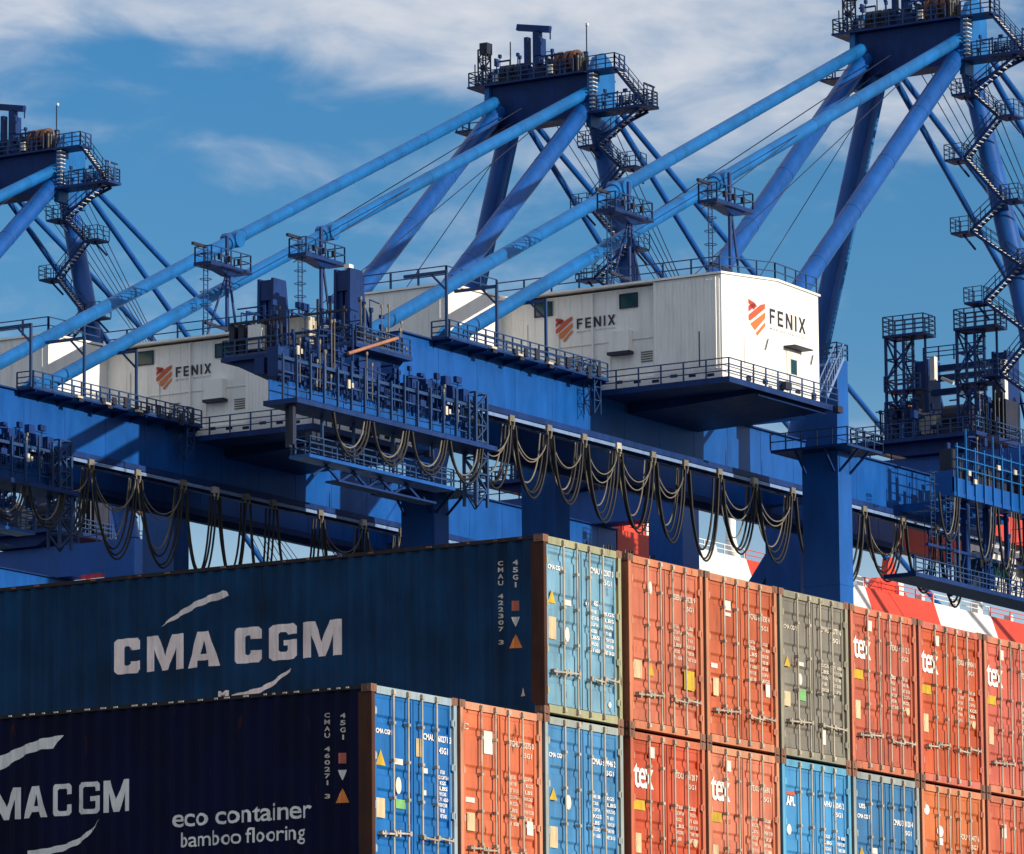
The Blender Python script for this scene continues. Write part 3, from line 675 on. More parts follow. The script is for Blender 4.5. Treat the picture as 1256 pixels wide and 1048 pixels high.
# legs
def leg(x0, x1, y0, y1, zt, plat, taper=0.0, cap=False):
    mb = MB(); tp = taper
    mb.hexa([(x0, y0, GZ), (x1, y0, GZ), (x1, y1, GZ), (x0, y1, GZ), (x0-tp, y0-tp, zt), (x1+tp, y0-tp, zt), (x1+tp, y1+tp, zt), (x0-tp, y1+tp, zt)])
    l_ = part('leg', K, mb)
    mb = MB()
    for z in (20, 35, 50, 58.5): mb.box(x0-tp-.03, x1+tp+.03, y0-tp-.03, y1+tp+.03, z, z+.12)
    part('leg_band', K, mb, l_)
    if plat:
        mb = MB(); a, b, c, d = x0-1.5, x1+1.6, y0-1.6, y1+1.6
        mb.box(a, b, c, y0-.02-tp, plat-.18, plat); mb.box(a, b, y1+.02+tp, d, plat-.18, plat); mb.box(a, x0-.02-tp, y0-.02, y1+.02, plat-.18, plat); mb.box(x1+.02+tp, b, y0-.02, y1+.02, plat-.18, plat)
        for xx in (x0+.2, x1-.2):
            mb.beam((xx, y0, plat-1.6), (xx, c+.1, plat-.2), .14)
        for yy in (y0+.3, y1-.3): mb.beam((x0, yy, plat-1.6), (a+.1, yy, plat-.2), .14)
        pl = part('leg_platform', KD, mb, l_)
        mb = MB(); mb.railing([(a, d, plat), (a, c, plat), (b, c, plat), (b, d, plat)], step=1.2); part('platform_railing', RL, mb, l_)
    return l_
l1 = leg(271.7, 273.6, 143.6, 146.4, 68.0, 67.9)
mb = MB(); mb.hexa([(271.95, 143.75, 68.0), (273.6, 143.75, 68.0), (273.6, 146.2, 68.0), (271.95, 146.2, 68.0), (272.1, 143.75, 73.9), (273.6, 143.75, 74.2), (273.6, 146.2, 74.2), (272.1, 146.2, 73.5)])
part('leg_head', K, mb, l1)
mb = MB(); mb.railing([(272.2, 146.2, 74.1), (272.2, 143.8, 74.2), (273.7, 143.8, 74.2), (273.7, 146.2, 74.2)], step=.9, mids=2); part('platform_railing', RL, mb, l1)
leg(271.7, 273.6, 166.2, 169.0, 73.4, 0)
leg(306.6, 309.0, 143.6, 146.5, 73.0, 64.5, .05)
lf = leg(306.6, 309.0, 166.1, 169.0, 73.0, 0, .05)
mb = MB(); mb.hexa([(306.8, 173.0, 60.0), (308.8, 173.0, 60.0), (308.8, 174.4, 60.0), (306.8, 174.4, 60.0), (306.8, 164.0, 72.0), (308.8, 164.0, 72.0), (308.8, 165.3, 72.0), (306.8, 165.3, 72.0)]); mb.hexa([(306.8, 168.9, 50), (308.8, 168.9, 50), (308.8, 170.4, 50), (306.8, 170.4, 50), (306.8, 173.0, 59.99), (308.8, 173.0, 59.99), (308.8, 174.4, 59.99), (306.8, 174.4, 59.99)]); part('leg_brace', K, mb, lf)
for x0, x1, z0, z1 in ((271.7, 273.6, 70.42, 73.3), (306.7, 308.9, 70.42, 73.0)):
    mb = MB(); mb.box(x0+.02, x1-.02, 146.5, 166.1, z0, z1); cb = part('cross_beam', K, mb)
    mb = MB(); mb.railing([(x0+.1, 147.5, z1), (x0+.1, 165.5, z1)], step=1.8); part('beam_railing', RL, mb, cb)
for y0, y1 in ((143.7, 146.3), (166.3, 168.9)):
    mb = MB(); mb.box(273.7, 306.5, y0+.3, y1-.3, 12, 15); part('sill_beam', K, mb)
for x0 in (271.9, 306.9):
    mb = MB(); mb.box(x0, x0+1.5, 146.5, 166.0, 15.2, 18); part('portal_tie', K, mb)

# apex
APX = 308.6
mb = MB(); mb.hexa([(307.6, 152.8, 102.7), (309.6, 152.8, 102.7), (309.6, 159.9, 102.7), (307.6, 159.9, 102.7), (307.1, 151.6, 105.9), (310.0, 151.6, 105.9), (310.0, 161.3, 105.9), (307.1, 161.3, 105.9)])
ap = part('apex_beam', KD, mb)
for y in (151.55, 161.0):
    mb = MB(); prof = [(306.6, 101.6), (310.4, 101.4), (310.3, 106.2), (309.8, 107.3), (308.7, 107.8), (307.6, 107.3), (306.9, 106.2)]
    mb.prism(prof, lambda a, b: (a, y-.22, b), lambda a, b: (a, y+.22, b)); part('apex_gusset', KT, mb, ap)
mb = MB(); mb.box(306.5, 311.2, 151.8, 162.6, 105.95, 106.1); mb.box(305.6, 307.6, 160.6, 163.2, 102.3, 102.45); ad = part('apex_deck', KD, mb, ap)
mb = MB(); mb.railing([(306.6, 152.9, 106.1), (306.6, 162.5, 106.1), (311.1, 162.5, 106.1), (311.1, 151.9, 106.1)], step=1.2, mids=2); mb.railing([(305.7, 160.7, 102.4), (305.7, 163.1, 102.4), (307.5, 163.1, 102.4)], step=1.0)
part('apex_railing', RL, mb, ap)
mb = MB()
for y in (153.3, 153.9, 154.7):
    mb.tube((307.9, y-.16, 107.1), (307.9, y+.16, 107.1), 1.05, n=18)
part('rope_sheave', M['sheave'], mb, ap)
mb = MB(); mb.box(307.0, 308.6, 155.4, 155.7, 106.1, 107.6); mb.box(307.0, 308.6, 152.65, 152.9, 106.1, 107.7)
for y in (158.2, 159.0, 159.6): mb.tube((307.4, y-.25, 107.0), (307.4, y+.25, 107.0), .62, n=12)
mb.box(307, 309, 157.9, 160.2, 106.1, 106.6); part('sheave_frame', M['gunmetal'], mb, ap)
mb = MB()
mb.box(307.3, 307.8, 156.4, 157.0, 106.1, 110.0); mb.box(307.2, 307.7, 157.4, 157.75, 106.1, 109.6); mb.beam((307.5, 158.5, 110.55), (307.5, 155.5, 110.0), .4, .5); mb.box(307.2, 308, 156.2, 156.9, 108.0, 109.4); mb.beam((307.5, 155.5, 110.3), (307.5, 155.5, 109.2), .08)
mb.box(307.2, 308.1, 155.9, 157.9, 106.1, 106.9)
part('davit_crane', KD, mb, ap)
mb = MB()
mb.lattice(307.0, 161.3, 106.1, 109.0, .7, .1, .07, .8); mb.box(306.6, 307.4, 160.8, 161.5, 108.6, 109.5); part('floodlight_mast', M['gunmetal'], mb, ap)
for y_, h_ in ((162.3, 108.0), (159.0, 109.4), (152.0, 109.8)):
    mb = MB(); mb.beam((307.2, y_, 106.1), (307.2, y_, h_), .07, .07); part('aerial', M['gunmetal'], mb, ap)
mb = MB(); mb.box(306.7, 307.1, 154.9, 155.3, 106.3, 107.0); mb.box(306.8, 307.2, 160.0, 160.4, 106.3, 106.9); mb.box(307.2, 307.4, 151.9, 152.1, 109.8, 110.0); part('floodlight', M['lamp'], mb, ap)

# tubes
def tube_part(name, p, q, r, mat=KT, n=20, knuckles=(), r1=None):
    mb = MB(); mb.tube(p, q, r, r1, n); t = part(name, mat, mb)
    if r > .4:
        mb = MB(); P0, Q0 = Vector(p), Vector(q); d = (Q0-P0).normalized(); k = 0.06
        while k < .97:
            c = P0.lerp(Q0, k); rr = r+((r1 or r)-r)*k; mb.tube(c-d*.05, c+d*.05, rr*1.025, None, n); k += 7.0/(Q0-P0).length
        o = part('weld_band', mat, mb, t); o['kind'] = 'stuff'
    if knuckles:
        mb = MB(); P0, Q0 = Vector(p), Vector(q); d = (Q0-P0).normalized()
        for k in knuckles:
            c = P0.lerp(Q0, k)
            mb.tube(c-d*.9, c+d*.9, r*1.22, None, n); mb.tube(c+Vector((0, -r*1.5, 0)), c+Vector((0, r*1.5, 0)), r*1.25, None, 16)
        part('stay_joint', mat, mb, t)
    return t
tube_part('backstay', (307.5, 152.0, 104.6), (236.1, 152.0, 71.0), .47, knuckles=(.515,))
tube_part('backstay', (306.4, 160.0, 104.5), (233.8, 158.3, 71.04), .47, knuckles=(.515,))
tube_part('a_frame_strut', (308.0, 152.1, 104.0), (272.7, 152.2, 73.2), .70, K)
tube_part('a_frame_strut', (307.2, 160.2, 104.0), (272.7, 160.4, 73.2), .70, K)
tube_part('mast', (308.8, 152.3, 103.4), (307.8, 145.0, 73.0), .72, K, r1=.95)
tube_part('mast', (308.6, 160.0, 103.0), (307.8, 167.6, 73.0), .78, K)
tube_part('mast_pipe', (307.9, 158.6, 103.0), (306.9, 166.0, 73.0), .16, n=8)
for y0, y1 in ((152.1, YN), (160.0, YF)):
    tube_part('forestay', (310.0, y0, 104.4), (355.6, y1, 73.2), .25, K, n=12)
    tube_part('forestay', (310.2, y0, 104.9), (385.0, y1, 70.6), .25, K, n=12)
for x in (235.6, 233.4):
    pass
mb = MB()
for x, y in ((236.1, 152.0), (233.8, 158.3)):
    prof = [(x-2.2, 70.3), (x+1.4, 70.3), (x+1.2, 71.4), (x-.2, 71.9)]
    for s in (-.55, .5): mb.prism(prof, lambda a, b: (a, y+s, b), lambda a, b: (a, y+s+.06, b))
part('stay_lug', KT, mb)
mb = MB()
for i in range(7):
    y = 153.2+i*.9; mb.tube((310.6, y, 105.6), (344+i*3.2, y, 70.6), .045, n=4, caps=False)
for (p, q) in (((306.9, 157.5, 104), (255, 157.5, 77.6)), ((306.9, 154.5, 103.4), (262, 151, 77.6)), ((307, 158, 102.8), (276, 160, 71)), ((307, 158.4, 103), (256, 145, 82))):
    mb.tube(p, q, .04, n=4, caps=False)
part('hoist_rope', M['gunmetal'], mb)

# stairs on the near mast
SX_, DY_ = 307.0, -1.3
def flight(y0, z0, y1, z1, w=.75):
    mb = MB(); d = Vector((0, y1-y0, z1-z0)); n = max(4, int(abs(z1-z0)/.24))
    for x in (SX_-w/2, SX_+w/2): mb.beam((x, y0, z0), (x, y1, z1), .05, .22)
    f = part('stair_flight', KD, mb, ap)
    mb = MB()
    for i in range(n):
        t = (i+.5)/n; y = y0+(y1-y0)*t; z = z0+(z1-z0)*t; mb.box(SX_-w/2+.03, SX_+w/2-.03, y-.11, y+.11, z-.03, z+.035)
    tr = part('stair_treads', M['tread'], mb, ap)
    mb = MB()
    for x in (SX_-w/2, SX_+w/2):
        for h in (.55, 1.05): mb.beam((x, y0, z0+h), (x, y1, z1+h), .05)
        for i in range(4):
            t = i/3; y = y0+(y1-y0)*t; z = z0+(z1-z0)*t; mb.beam((x, y, z), (x, y, z+1.05), .05, .05, 0, (1, 0, 0))
    part('stair_railing', RL, mb, ap)
def landing(y0, y1, z, w=1.3):
    mb = MB(); mb.box(SX_-w/2, 308.0, y0, y1, z-.16, z); mb.beam((SX_, (y0+y1)/2, z-.16), (308.3, (y0+y1)/2-.3, z-1.1), .12); part('stair_landing', KD, mb, ap)
    mb = MB(); mb.railing([(308.0, y0, z), (SX_-w/2, y0, z), (SX_-w/2, y1, z), (308.0, y1, z)], step=.8, mids=2, post=.06, rail=.05); part('stair_railing', RL, mb, ap)
mb = MB(); mb.box(306.3, 308.0, 148.9, 151.5, 105.85, 106.0); part('stair_landing', KD, mb, ap)
mb = MB(); mb.box(306.2, 308.0, 146.0, 151.3, 102.5, 102.72); mb.beam((308, 151.4, 101.0), (308, 147, 102.45), .2); part('stair_landing', KD, mb, ap)
mb = MB(); mb.railing([(306.4, 151.5, 106), (306.4, 149.0, 106), (307.9, 149.0, 106)], step=.9, mids=2); mb.railing([(306.3, 150.6, 102.73), (306.3, 146.1, 102.73), (307.9, 146.1, 102.73), (307.9, 149.5, 102.73)], step=.8, mids=3)
part('stair_railing', RL, mb, ap)
flight(149.2, 106.0, 146.6, 102.8)
mb = MB()
for i in range(9): mb.box(306.2, 306.9, 150.85, 151.2, 103.0+i*.33, 103.08+i*.33)
part('ladder_rungs', M['tread'], mb, ap)
zz = [(146.9, 102.6), (150.9, 100.1), (148.7, 98.0), (151.6, 95.2), (148.5, 91.6), (151.2, 89.6), (147.2, 86.6), (150.2, 84.2), (146.4, 81.2), (149.0, 78.6), (145.6, 76.0)]
for i, ((ya, za), (yb, zb)) in enumerate(zip(zz[:-1], zz[1:])):
    flight(ya, za, yb, zb)
    s = 1 if yb > ya else -1
    landing(min(yb, yb+s*1.5), max(yb, yb+s*1.5), zb)

# machinery house
H = MB(); W_ = M['white']
X0, X1, Y0, Y1, Z0 = 253.3, 266.4, 142.0, 159.4, 70.56
prof = [(X0, Z0), (X1, Z0), (X1, 77.35), (260.7, 77.5), (X0, 76.86)]
H.prism(prof, lambda a, b: (a, Y0, b), lambda a, b: (a, 147.2, b))
prof2 = [(X0+.65, Z0), (X1, Z0), (X1, 77.35), (260.7, 77.5), (X0+.65, 76.78)]
H.prism(prof2, lambda a, b: (a, 147.2, b), lambda a, b: (a, Y1, b))
prof3 = [(247.0, Z0), (X1, Z0), (X1, 77.3), (247.0, 77.0)]
H.prism(prof3, lambda a, b: (a, Y1, b), lambda a, b: (a, 166.0, b))
H.box(X0, X1, Y0, 151.4, 69.82, Z0-.001)
house = part('machinery_house', W_, H)
mb = MB()
y = 142.15
while y < 147.1: mb.box(X0-.05, X0+.001, y, y+.10, Z0+.02, 76.6); y += .30
y = 147.6
while y < Y1: mb.box(X0+.63, X0+.652, y, y+.05, Z0+.02, 76.65); y += .92
y = 159.9
while y < 165.8: mb.box(246.965, 247.001, y, y+.06, Z0+.02, 76.9); y += .9
part('wall_ribs', W_, mb, house)
mb = MB()
pts = [(X0-.2, 76.88), (260.7, 77.53), (X1+.15, 77.38)]
for (a, za), (b, zb) in zip(pts[:-1], pts[1:]):
    mb.hexa([(a, Y0-.12, za), (b, Y0-.12, zb), (b, Y1, zb), (a, Y1, za), (a, Y0-.12, za+.14), (b, Y0-.12, zb+.14), (b, Y1, zb+.14), (a, Y1, za+.14)])
mb.hexa([(246.85, Y1-.1, 77.02), (X1+.15, Y1-.1, 77.55), (X1+.15, 166.1, 77.55), (246.85, 166.1, 77.02), (246.85, Y1-.1, 77.16), (X1+.15, Y1-.1, 77.69), (X1+.15, 166.1, 77.69), (246.85, 166.1, 77.16)])
part('roof', W_, mb, house)
mb = MB(); mb.box(X0-.16, X0-.06, Y0+.35, Y0+.45, 70.6, 76.7); mb.box(X0+.5, X0+.60, 152.2, 152.3, 70.6, 76.7); part('downpipe', W_, mb, house)
for yc, zc in ((156.1, 76.05), (149.45, 75.95)):
    mb = MB(); mb.box(X0+.58, X0+.645, yc-.62, yc+.62, zc-.42, zc+.42); wn = part('window', M['window'], mb, house)
    mb = MB()
    for a, b, c, d in ((yc-.70, yc-.621, zc-.5, zc+.5), (yc+.621, yc+.70, zc-.5, zc+.5), (yc-.62, yc+.62, zc+.421, zc+.5), (yc-.62, yc+.62, zc-.5, zc-.421)):
        mb.box(X0+.54, X0+.645, a, b, c, d)
    part('window_frame', M['gunmetal'], mb, house)
# lettering: wall facing the containers' long sides and the gable
def fenix_tris():
    r = []; x = 0
    def bx(a, b, c, d): return [[(a, c), (b, c), (b, d)], [(a, c), (b, d), (a, d)]]
    s = .19
    r += bx(0, s, 0, 1)+bx(s, .62, 1-s*.95, 1)+bx(s, .55, .43, .43+s*.9)                                                  # F
    o = .88; r += bx(o, o+s, 0, 1)+bx(o+s, o+.62, 1-s*.95, 1)+bx(o+s, o+.57, .41, .41+s*.9)+bx(o+s, o+.62, 0, s*.95)       # E
    o = 1.78; r += bx(o, o+s, 0, 1)+bx(o+.56, o+.56+s, 0, 1)+[[(o+s, 1), (o+s, .62), (o+.56, 0)], [(o+s, 1), (o+.56, 0), (o+.56, .36)]]   # N
    o = 2.80; r += bx(o, o+s, 0, 1)                                                                                       # I
    o = 3.22; c = .39
    r += [[(o, 1), (o+.23, 1), (o+.78, 0)], [(o+.23, 1), (o+.78, 0), (o+.55, 0)][::-1]]
    r = r[:-2] + poly_tris([(o, 1), (o+.22, 1), (o+.39, .66), (o+.56, 1), (o+.78, 1), (o+.50, .5), (o+.78, 0), (o+.56, 0), (o+.39, .34), (o+.22, 0), (o, 0), (o+.28, .5)])
    return r
FEN = fenix_tris()
def shield():
    """pointed crest cut into slanting bands; list of (polygon, material index)"""
    out = [(0, 1), (.33, .92), (.33, .92)]
    bands = [([(0, 1), (.42, .86), (.18, .68), (0, .80)], 0), ([(1, 1), (.80, .96), (.0, .48), (.0, .70), (.55, .98), (.62, .94), (1, .86)], 0)]
    return [
        ([(0.0, 1.0), (.38, .94), (.52, .86), (.30, .72), (.0, .88)], 0),
        ([(.72, .93), (1.0, 1.0), (1.0, .86), (.10, .38), (.0, .40), (.0, .54)], 2),
        ([(1.0, .76), (1.0, .58), (.36, .14), (.14, .27), (.10, .30)], 1),
        ([(1.0, .48), (1.0, .36), (.82, .23), (.5, .0), (.42, .08)], 1),
        ([(.0, .80), (.0, .62), (.42, .86), (.40, .90), (.34, .92)], 0)]
SH = [(poly_tris(p), m) for p, m in shield()]
def sign(fn, su0, su1, sz0, sz1, tu0, tu1, tz0, tz1):
    mb = MB()
    for tr, mi in SH:
        for t in tr: mb.face([fn(su0+(su1-su0)*p[0], sz0+(sz1-sz0)*p[1]) for p in t], mi)
    part('crest_logo', [M['logo_red'], M['logo_or'], M['logo_mid']], mb, house)
    mb = MB()
    for t in fit(FEN, tu0, tu1, tz0, tz1): mb.face([fn(*p) for p in t])
    part('name_lettering', M['ink'], mb, house)
    mb = MB(); h = (tz1-tz0)
    for t in fit(font_tris('MARINE SERVICES', .01, 1, 1.25), tu0, tu1, tz0-.38*h, tz0-.22*h): mb.face([fn(*p) for p in t])
    part('small_lettering', M['ink_grey'], mb, house)
sign(lambda u, z: (X0+.60, u, z), 155.15, 153.85, 73.65, 75.35, 153.5, 150.5, 74.45, 75.15)
sign(lambda u, z: (u, Y0-.012, z), 256.85, 259.1, 73.4, 75.75, 259.7, 264.6, 74.5, 75.55)
mb = MB(); mb.box(261.9, 263.7, Y0-.06, Y0-.001, 69.9, 73.0); dr = part('door', M['white_gloss'], mb, house)
mb = MB(); mb.box(262.4, 263.2, Y0-.075, Y0-.0605, 71.5, 72.5); part('door_window', M['window'], mb, house)
mb = MB(); mb.box(261.5, 264.0, Y0-.9, Y0-.002, 73.2, 73.28); mb.beam((258.9, Y0-.1, 72.6), (259.3, Y0-.1, 73.4), .06); mb.beam((265.1, Y0-.1, 72.5), (265.4, Y0-.1, 73.2), .06); part('door_hood', M['gunmetal'], mb, house)
mb = MB(); mb.box(X0+.05, X0+.64, 149.2, 150.7, 72.5, 73.9); ac = part('air_conditioner', W_, mb, house)
mb = MB(); mb.box(X0-.05, X0+.60, 149.1, 150.8, 72.3, 72.499); part('unit_tray', M['gunmetal'], mb, house)
mb = MB(); mb.box(X0+.2, X0+.64, 157.0, 158.3, 70.6, 72.5); part('wall_cabinet', W_, mb, house)
mb = MB(); mb.beam((X0-.9, 143.2, 70.6), (X0-.9, 143.2, 73.0), .07, .07, 0, (1, 0, 0)); part('lamp_post', M['gunmetal'], mb, house)
mb = MB()
mb.railing([(X0, Y1, 76.95), (X0, Y0+.1, 76.9)], h=1.15, step=2.2, mids=1, post=.1); mb.railing([(X0, Y0+.1, 76.9), (260.7, Y0+.1, 77.65)], h=1.15, step=2.2); mb.railing([(260.7, Y0+.1, 77.65), (X1, Y0+.1, 77.5)], h=1.15, step=1.6)
mb.railing([(X0, Y1, 77.2), (247, Y1, 77.15), (247, 166, 77.15)], h=1.15, step=1.9, post=.12); part('roof_railing', RL, mb, house)

mb = MB()
for yc, zc in ((153.6, 71.9), (148.1, 71.7)):
    for i in range(5): mb.box(X0+.59, X0+.645, yc-.45, yc+.45, zc+i*.16, zc+i*.16+.07)
o = part('louvre', M['cable_pale'], mb, house); o['kind'] = 'stuff'
mb = MB()
for yy in (150.9, 154.9, 157.4): mb.beam((X0+.61, yy, 70.6), (X0+.61, yy, 73.2+.3*(yy-151)), .05, .05, 0, (1, 0, 0))
mb.beam((X0+.61, 147.4, 73.3), (X0+.61, 158.9, 73.3), .05); mb.beam((255, Y0-.03, 71.2), (261.8, Y0-.03, 71.2), .06); mb.beam((256.2, Y0-.03, 71.2), (256.2, Y0-.03, 73.1), .05, .05, 0, (1, 0, 0))
part('conduit', M['white_gloss'], mb, house)
# platform below and around the house
mb = MB(); mb.box(252.3, 267.2, 140.9, 151.44, 69.62, 69.80); mb.box(252.3, 253.2, 151.46, 159.3, 70.42, 70.555); pf = part('house_platform', KD, mb)
mb = MB(); prof = [(141.6, 69.61), (151.4, 69.61), (151.4, 68.95), (148.0, 69.05), (141.6, 69.4)]
mb.prism(prof, lambda a, b: (257.0, a, b), lambda a, b: (266.2, a, b))
part('platform_bracket', KD, mb, pf)
mb = MB(); mb.beam((257.0, 141.5, 69.3), (266.2, 141.5, 69.3), .1, .15); mb.box(252.3, 252.40, 140.9, 151.4, 69.42, 69.619); mb.box(252.41, 267.2, 140.9, 141.0, 69.42, 69.619)
part('platform_edge', KD, mb, pf)
mb = MB(); mb.railing([(252.4, 158.9, 70.55), (252.4, 151.4, 70.55)], step=1.9, mids=2); mb.railing([(252.4, 151.3, 69.8), (252.4, 141.0, 69.8), (267.1, 141.0, 69.8)], h=1.25, step=1.7, mids=2); part('platform_railing', RL, mb, pf)
mb = MB()
for i in range(6): y = 142.2+i*1.4; mb.box(252.5, 252.6, y, y+.5, 69.95+.1*(i % 3), 70.15+.1*(i % 3))
for i in range(5): x = 255+i*2.2; mb.box(x, x+.5, 141.08, 141.2, 69.9+.1*(i % 2), 70.2+.15*(i % 3))
part('cable_box', M['gunmetal'], mb, pf)
mb = MB(); mb.box(259.2, 260.0, 140.55, 140.89, 69.9, 70.4); mb.box(266.2, 266.9, 140.5, 140.89, 69.3, 69.75); part('floodlight', M['gunmetal'], mb, pf)
# stair from the platform up to the leg head
mb = MB()
for s in (-.35, .35):
    mb.beam((267.2, 142.2+s, 70.6), (271.6, 143.3+s, 74.0), .06, .25); mb.beam((267.2, 142.2+s, 71.6), (271.6, 143.3+s, 75.0), .06); 
    for i in range(8): t = i/7; mb.beam((267.2+4.4*t, 142.2+1.1*t+s, 70.6+3.4*t), (267.2+4.4*t, 142.2+1.1*t+s, 71.6+3.4*t), .05, .05, 0, (1, 0, 0))
for i in range(13): t = (i+.5)/13; mb.box(267.2+4.4*t-.12, 267.2+4.4*t+.12, 141.9+1.1*t, 142.5+1.1*t, 70.6+3.4*t, 70.65+3.4*t)
part('access_stair', M['pale_blue'], mb)

# walkway along the near girder, with pipe frames
mb = MB(); mb.box(232.6, 252.2, 150.0, 151.46, 70.28, 70.40)
for x in [233+2.1*i for i in range(10)]: mb.hexa([(x, 150.1, 70.18), (x+.12, 150.1, 70.18), (x+.12, 151.48, 69.95), (x, 151.48, 69.95), (x, 150.1, 70.27), (x+.12, 150.1, 70.27), (x+.12, 151.48, 70.27), (x, 151.48, 70.27)])
wk = part('girder_walkway', KD, mb)
mb = MB(); mb.railing([(232.7, 151.4, 70.4), (232.7, 150.05, 70.4), (252.1, 150.05, 70.4)], step=1.05, mids=2, post=.09, toe=True); mb.railing([(236.5, 151.4, 70.4), (252, 151.4, 70.4)], step=1.3, mids=1); part('walkway_railing', RL, mb, wk)
for i, x in enumerate((232.6, 238.6, 244.6)):
    mb = MB(); mb.beam((x, 150.2, 70.4), (x, 150.2, 74.7), .16, .16, 0, (1, 0, 0)); mb.beam((x, 150.2, 74.6), (x, 153.4, 74.6), .16, .2); mb.beam((x, 150.2, 73.4), (x, 151.3, 74.5), .12); part('pipe_frame', RL, mb, wk)
mb = MB()
for i in range(9):
    x = 240.2+i*1.3; mb.box(x, x+.4, 149.88, 149.98, 70.45, 70.75+.2*(i % 3))
for x in (237.5, 240.8, 244.4, 249.2): mb.box(x, x+.5, 149.8, 149.98, 70.1, 70.3)
part('cable_box', M['gunmetal'], mb, wk)
mb = MB()
for x in (237.2, 240.4, 244.1): mb.box(x, x+.6, 149.7, 149.95, 70.31, 70.45)
part('floodlight', M['cream'], mb, wk)
mb = MB(); mb.lattice(251.0, 150.6, 68.0, 71.6, .8, .07, .05, .9); part('stair_tower', RL, mb, wk)

# two lamp towers on the house roof
for y, xp in ((143.5, 257.2), (150.6, 256.0)):
    mb = MB(); mb.tube((xp, y, 77.0), (xp, y, 84.5), .14, n=8); mb.tube((xp+1.6, y+.2, 77.2), (xp+.2, y, 82.0), .1, n=6); mb.tube((xp-2.4 if y > 145 else xp+2.6, y, 77.1), (xp, y, 81.9), .09, n=6) if y > 145 else None
    tw = part('lamp_tower', KD, mb)
    mb = MB(); mb.box(xp-3.0, xp+2.0, y-.75, y+.75, 81.95, 82.2); mb.hexa([(xp-.3, y-.3, 81.6), (xp+.3, y-.3, 81.6), (xp+.3, y+.3, 81.6), (xp-.3, y+.3, 81.6), (xp-1.6, y-.5, 81.94), (xp+1.2, y-.5, 81.94), (xp+1.2, y+.5, 81.94), (xp-1.6, y+.5, 81.94)]); part('tower_platform', KD, mb, tw)
    mb = MB(); mb.railing([(xp-2.9, y+.7, 82.2), (xp-2.9, y-.7, 82.2), (xp+1.9, y-.7, 82.2), (xp+1.9, y+.7, 82.2), (xp-2.9, y+.7, 82.2)], step=1.1, mids=1); part('tower_railing', RL, mb, tw)
    mb = MB(); mb.ladder(xp-2.6, y, 77.0, 83.2, .5, 'x'); part('tower_ladder', RL, mb, tw)
    mb = MB()
    for i in range(3): mb.box(xp-2.2+i*1.2, xp-1.95+i*1.2, y-.95, y-.72, 82.4, 82.8)
    mb.box(xp-4.2, xp-2.5, y-.1, y+.1, 83.2, 83.4); mb.beam((xp-.2, y-.1, 77.8), (xp-2.8, y-.1, 77.9), .2); part('floodlight', M['gunmetal'], mb, tw)

def clutter(parent, x0, x1, y0, y1, z0, z1, n, seed, mat=None):
    """pipes, brackets and small housings too small to pick apart"""
    rnd = random.Random(seed); mb = MB()
    for i in range(n):
        x = rnd.uniform(x0, x1); y = rnd.uniform(y0, y1); z = rnd.uniform(z0, z1); k = rnd.random(); t = rnd.uniform(.05, .13)
        if k < .35: mb.beam((x, y, z0), (x, y, z), t, t, 0, (1, 0, 0)); mb.box(x-.12, x+.12, y-.1, y+.1, z-.16, z+.12)
        elif k < .6: mb.beam((x, y, z0), (x, y, z), t*.6, t*.6, 0, (1, 0, 0)); mb.beam((x, y, z), (min(x1, x+rnd.uniform(.8, 3)), y, z+rnd.uniform(-.15, .15)), t)
        elif k < .8: mb.beam((x, y, z0), (x, y, z), t*.6, t*.6, 0, (1, 0, 0)); mb.beam((x, y, z), (x, min(y1, y+rnd.uniform(.6, 2.5)), z), t)
        else: a, b, c = (rnd.uniform(.1, .34) for _ in range(3)); mb.box(x-a, x+a, y-b*.6, y+b*.6, z-c, z+c); mb.beam((x, y, z0), (x, y, z), t*.6, t*.6, 0, (1, 0, 0))
    o = part('pipework', mat or M['crane_dark'], mb, parent); o['kind'] = 'stuff'
    mb = MB()
    for i in range(max(2, n//9)):
        x = rnd.uniform(x0, x1); y = rnd.uniform(y0, y1); z = rnd.uniform(z0, z1); mb.box(x-.08, x+.08, y0-.05, y0+.05, z-.1, z+.1); mb.beam((x, y0, z0), (x, y0, z-.1), .05, .05, 0, (1, 0, 0))
    o = part('small_lamp', M['cable_pale'], mb, parent); o['kind'] = 'stuff'
# back-end of the girders: platform, head frames, side gangways
mb = MB(); mb.box(222.2, 228.6, 150.2, 160.4, 68.25, 68.5); mb.prism([(150.9, 68.24), (160.0, 68.24), (157.2, 66.9), (152.4, 66.9)], lambda a, b: (222.6, a, b), lambda a, b: (228.6, a, b)); bp = part('back_platform', KD, mb)
mb = MB(); mb.railing([(228.5, 160.3, 68.5), (222.3, 160.3, 68.5), (222.3, 150.3, 68.5), (228.5, 150.3, 68.5)], step=.9, mids=2, toe=True); part('platform_railing', RL, mb, bp)
for y in (153.1, 158.9):
    mb = MB()
    for s in (-.62, .42): mb.hexa([(224.9, y+s, 68.5), (227.2, y+s, 68.5), (227.2, y+s+.2, 68.5), (224.9, y+s+.2, 68.5), (225.0, y+s, 73.9), (226.4, y+s, 73.9), (226.4, y+s+.2, 73.9), (225.0, y+s+.2, 73.9)])
    mb.box(225.05, 225.3, y-.42, y+.42, 72.5, 73.8); mb.box(225.2, 225.5, y-.42, y-.08, 68.6, 72.5); mb.box(225.2, 225.5, y+.1, y+.42, 68.6, 72.5); mb.beam((226.4, y, 73.6), (229.4, y, 68.6), .18); mb.box(226.2, 226.45, y-.42, y+.42, 71, 73.85)
    hf = part('head_frame', KD, mb, bp)
    mb = MB(); mb.tube((225.7, y-.4, 73.2), (225.7, y+.4, 73.2), .55, n=14); part('rope_sheave', M['gunmetal'], mb, bp)
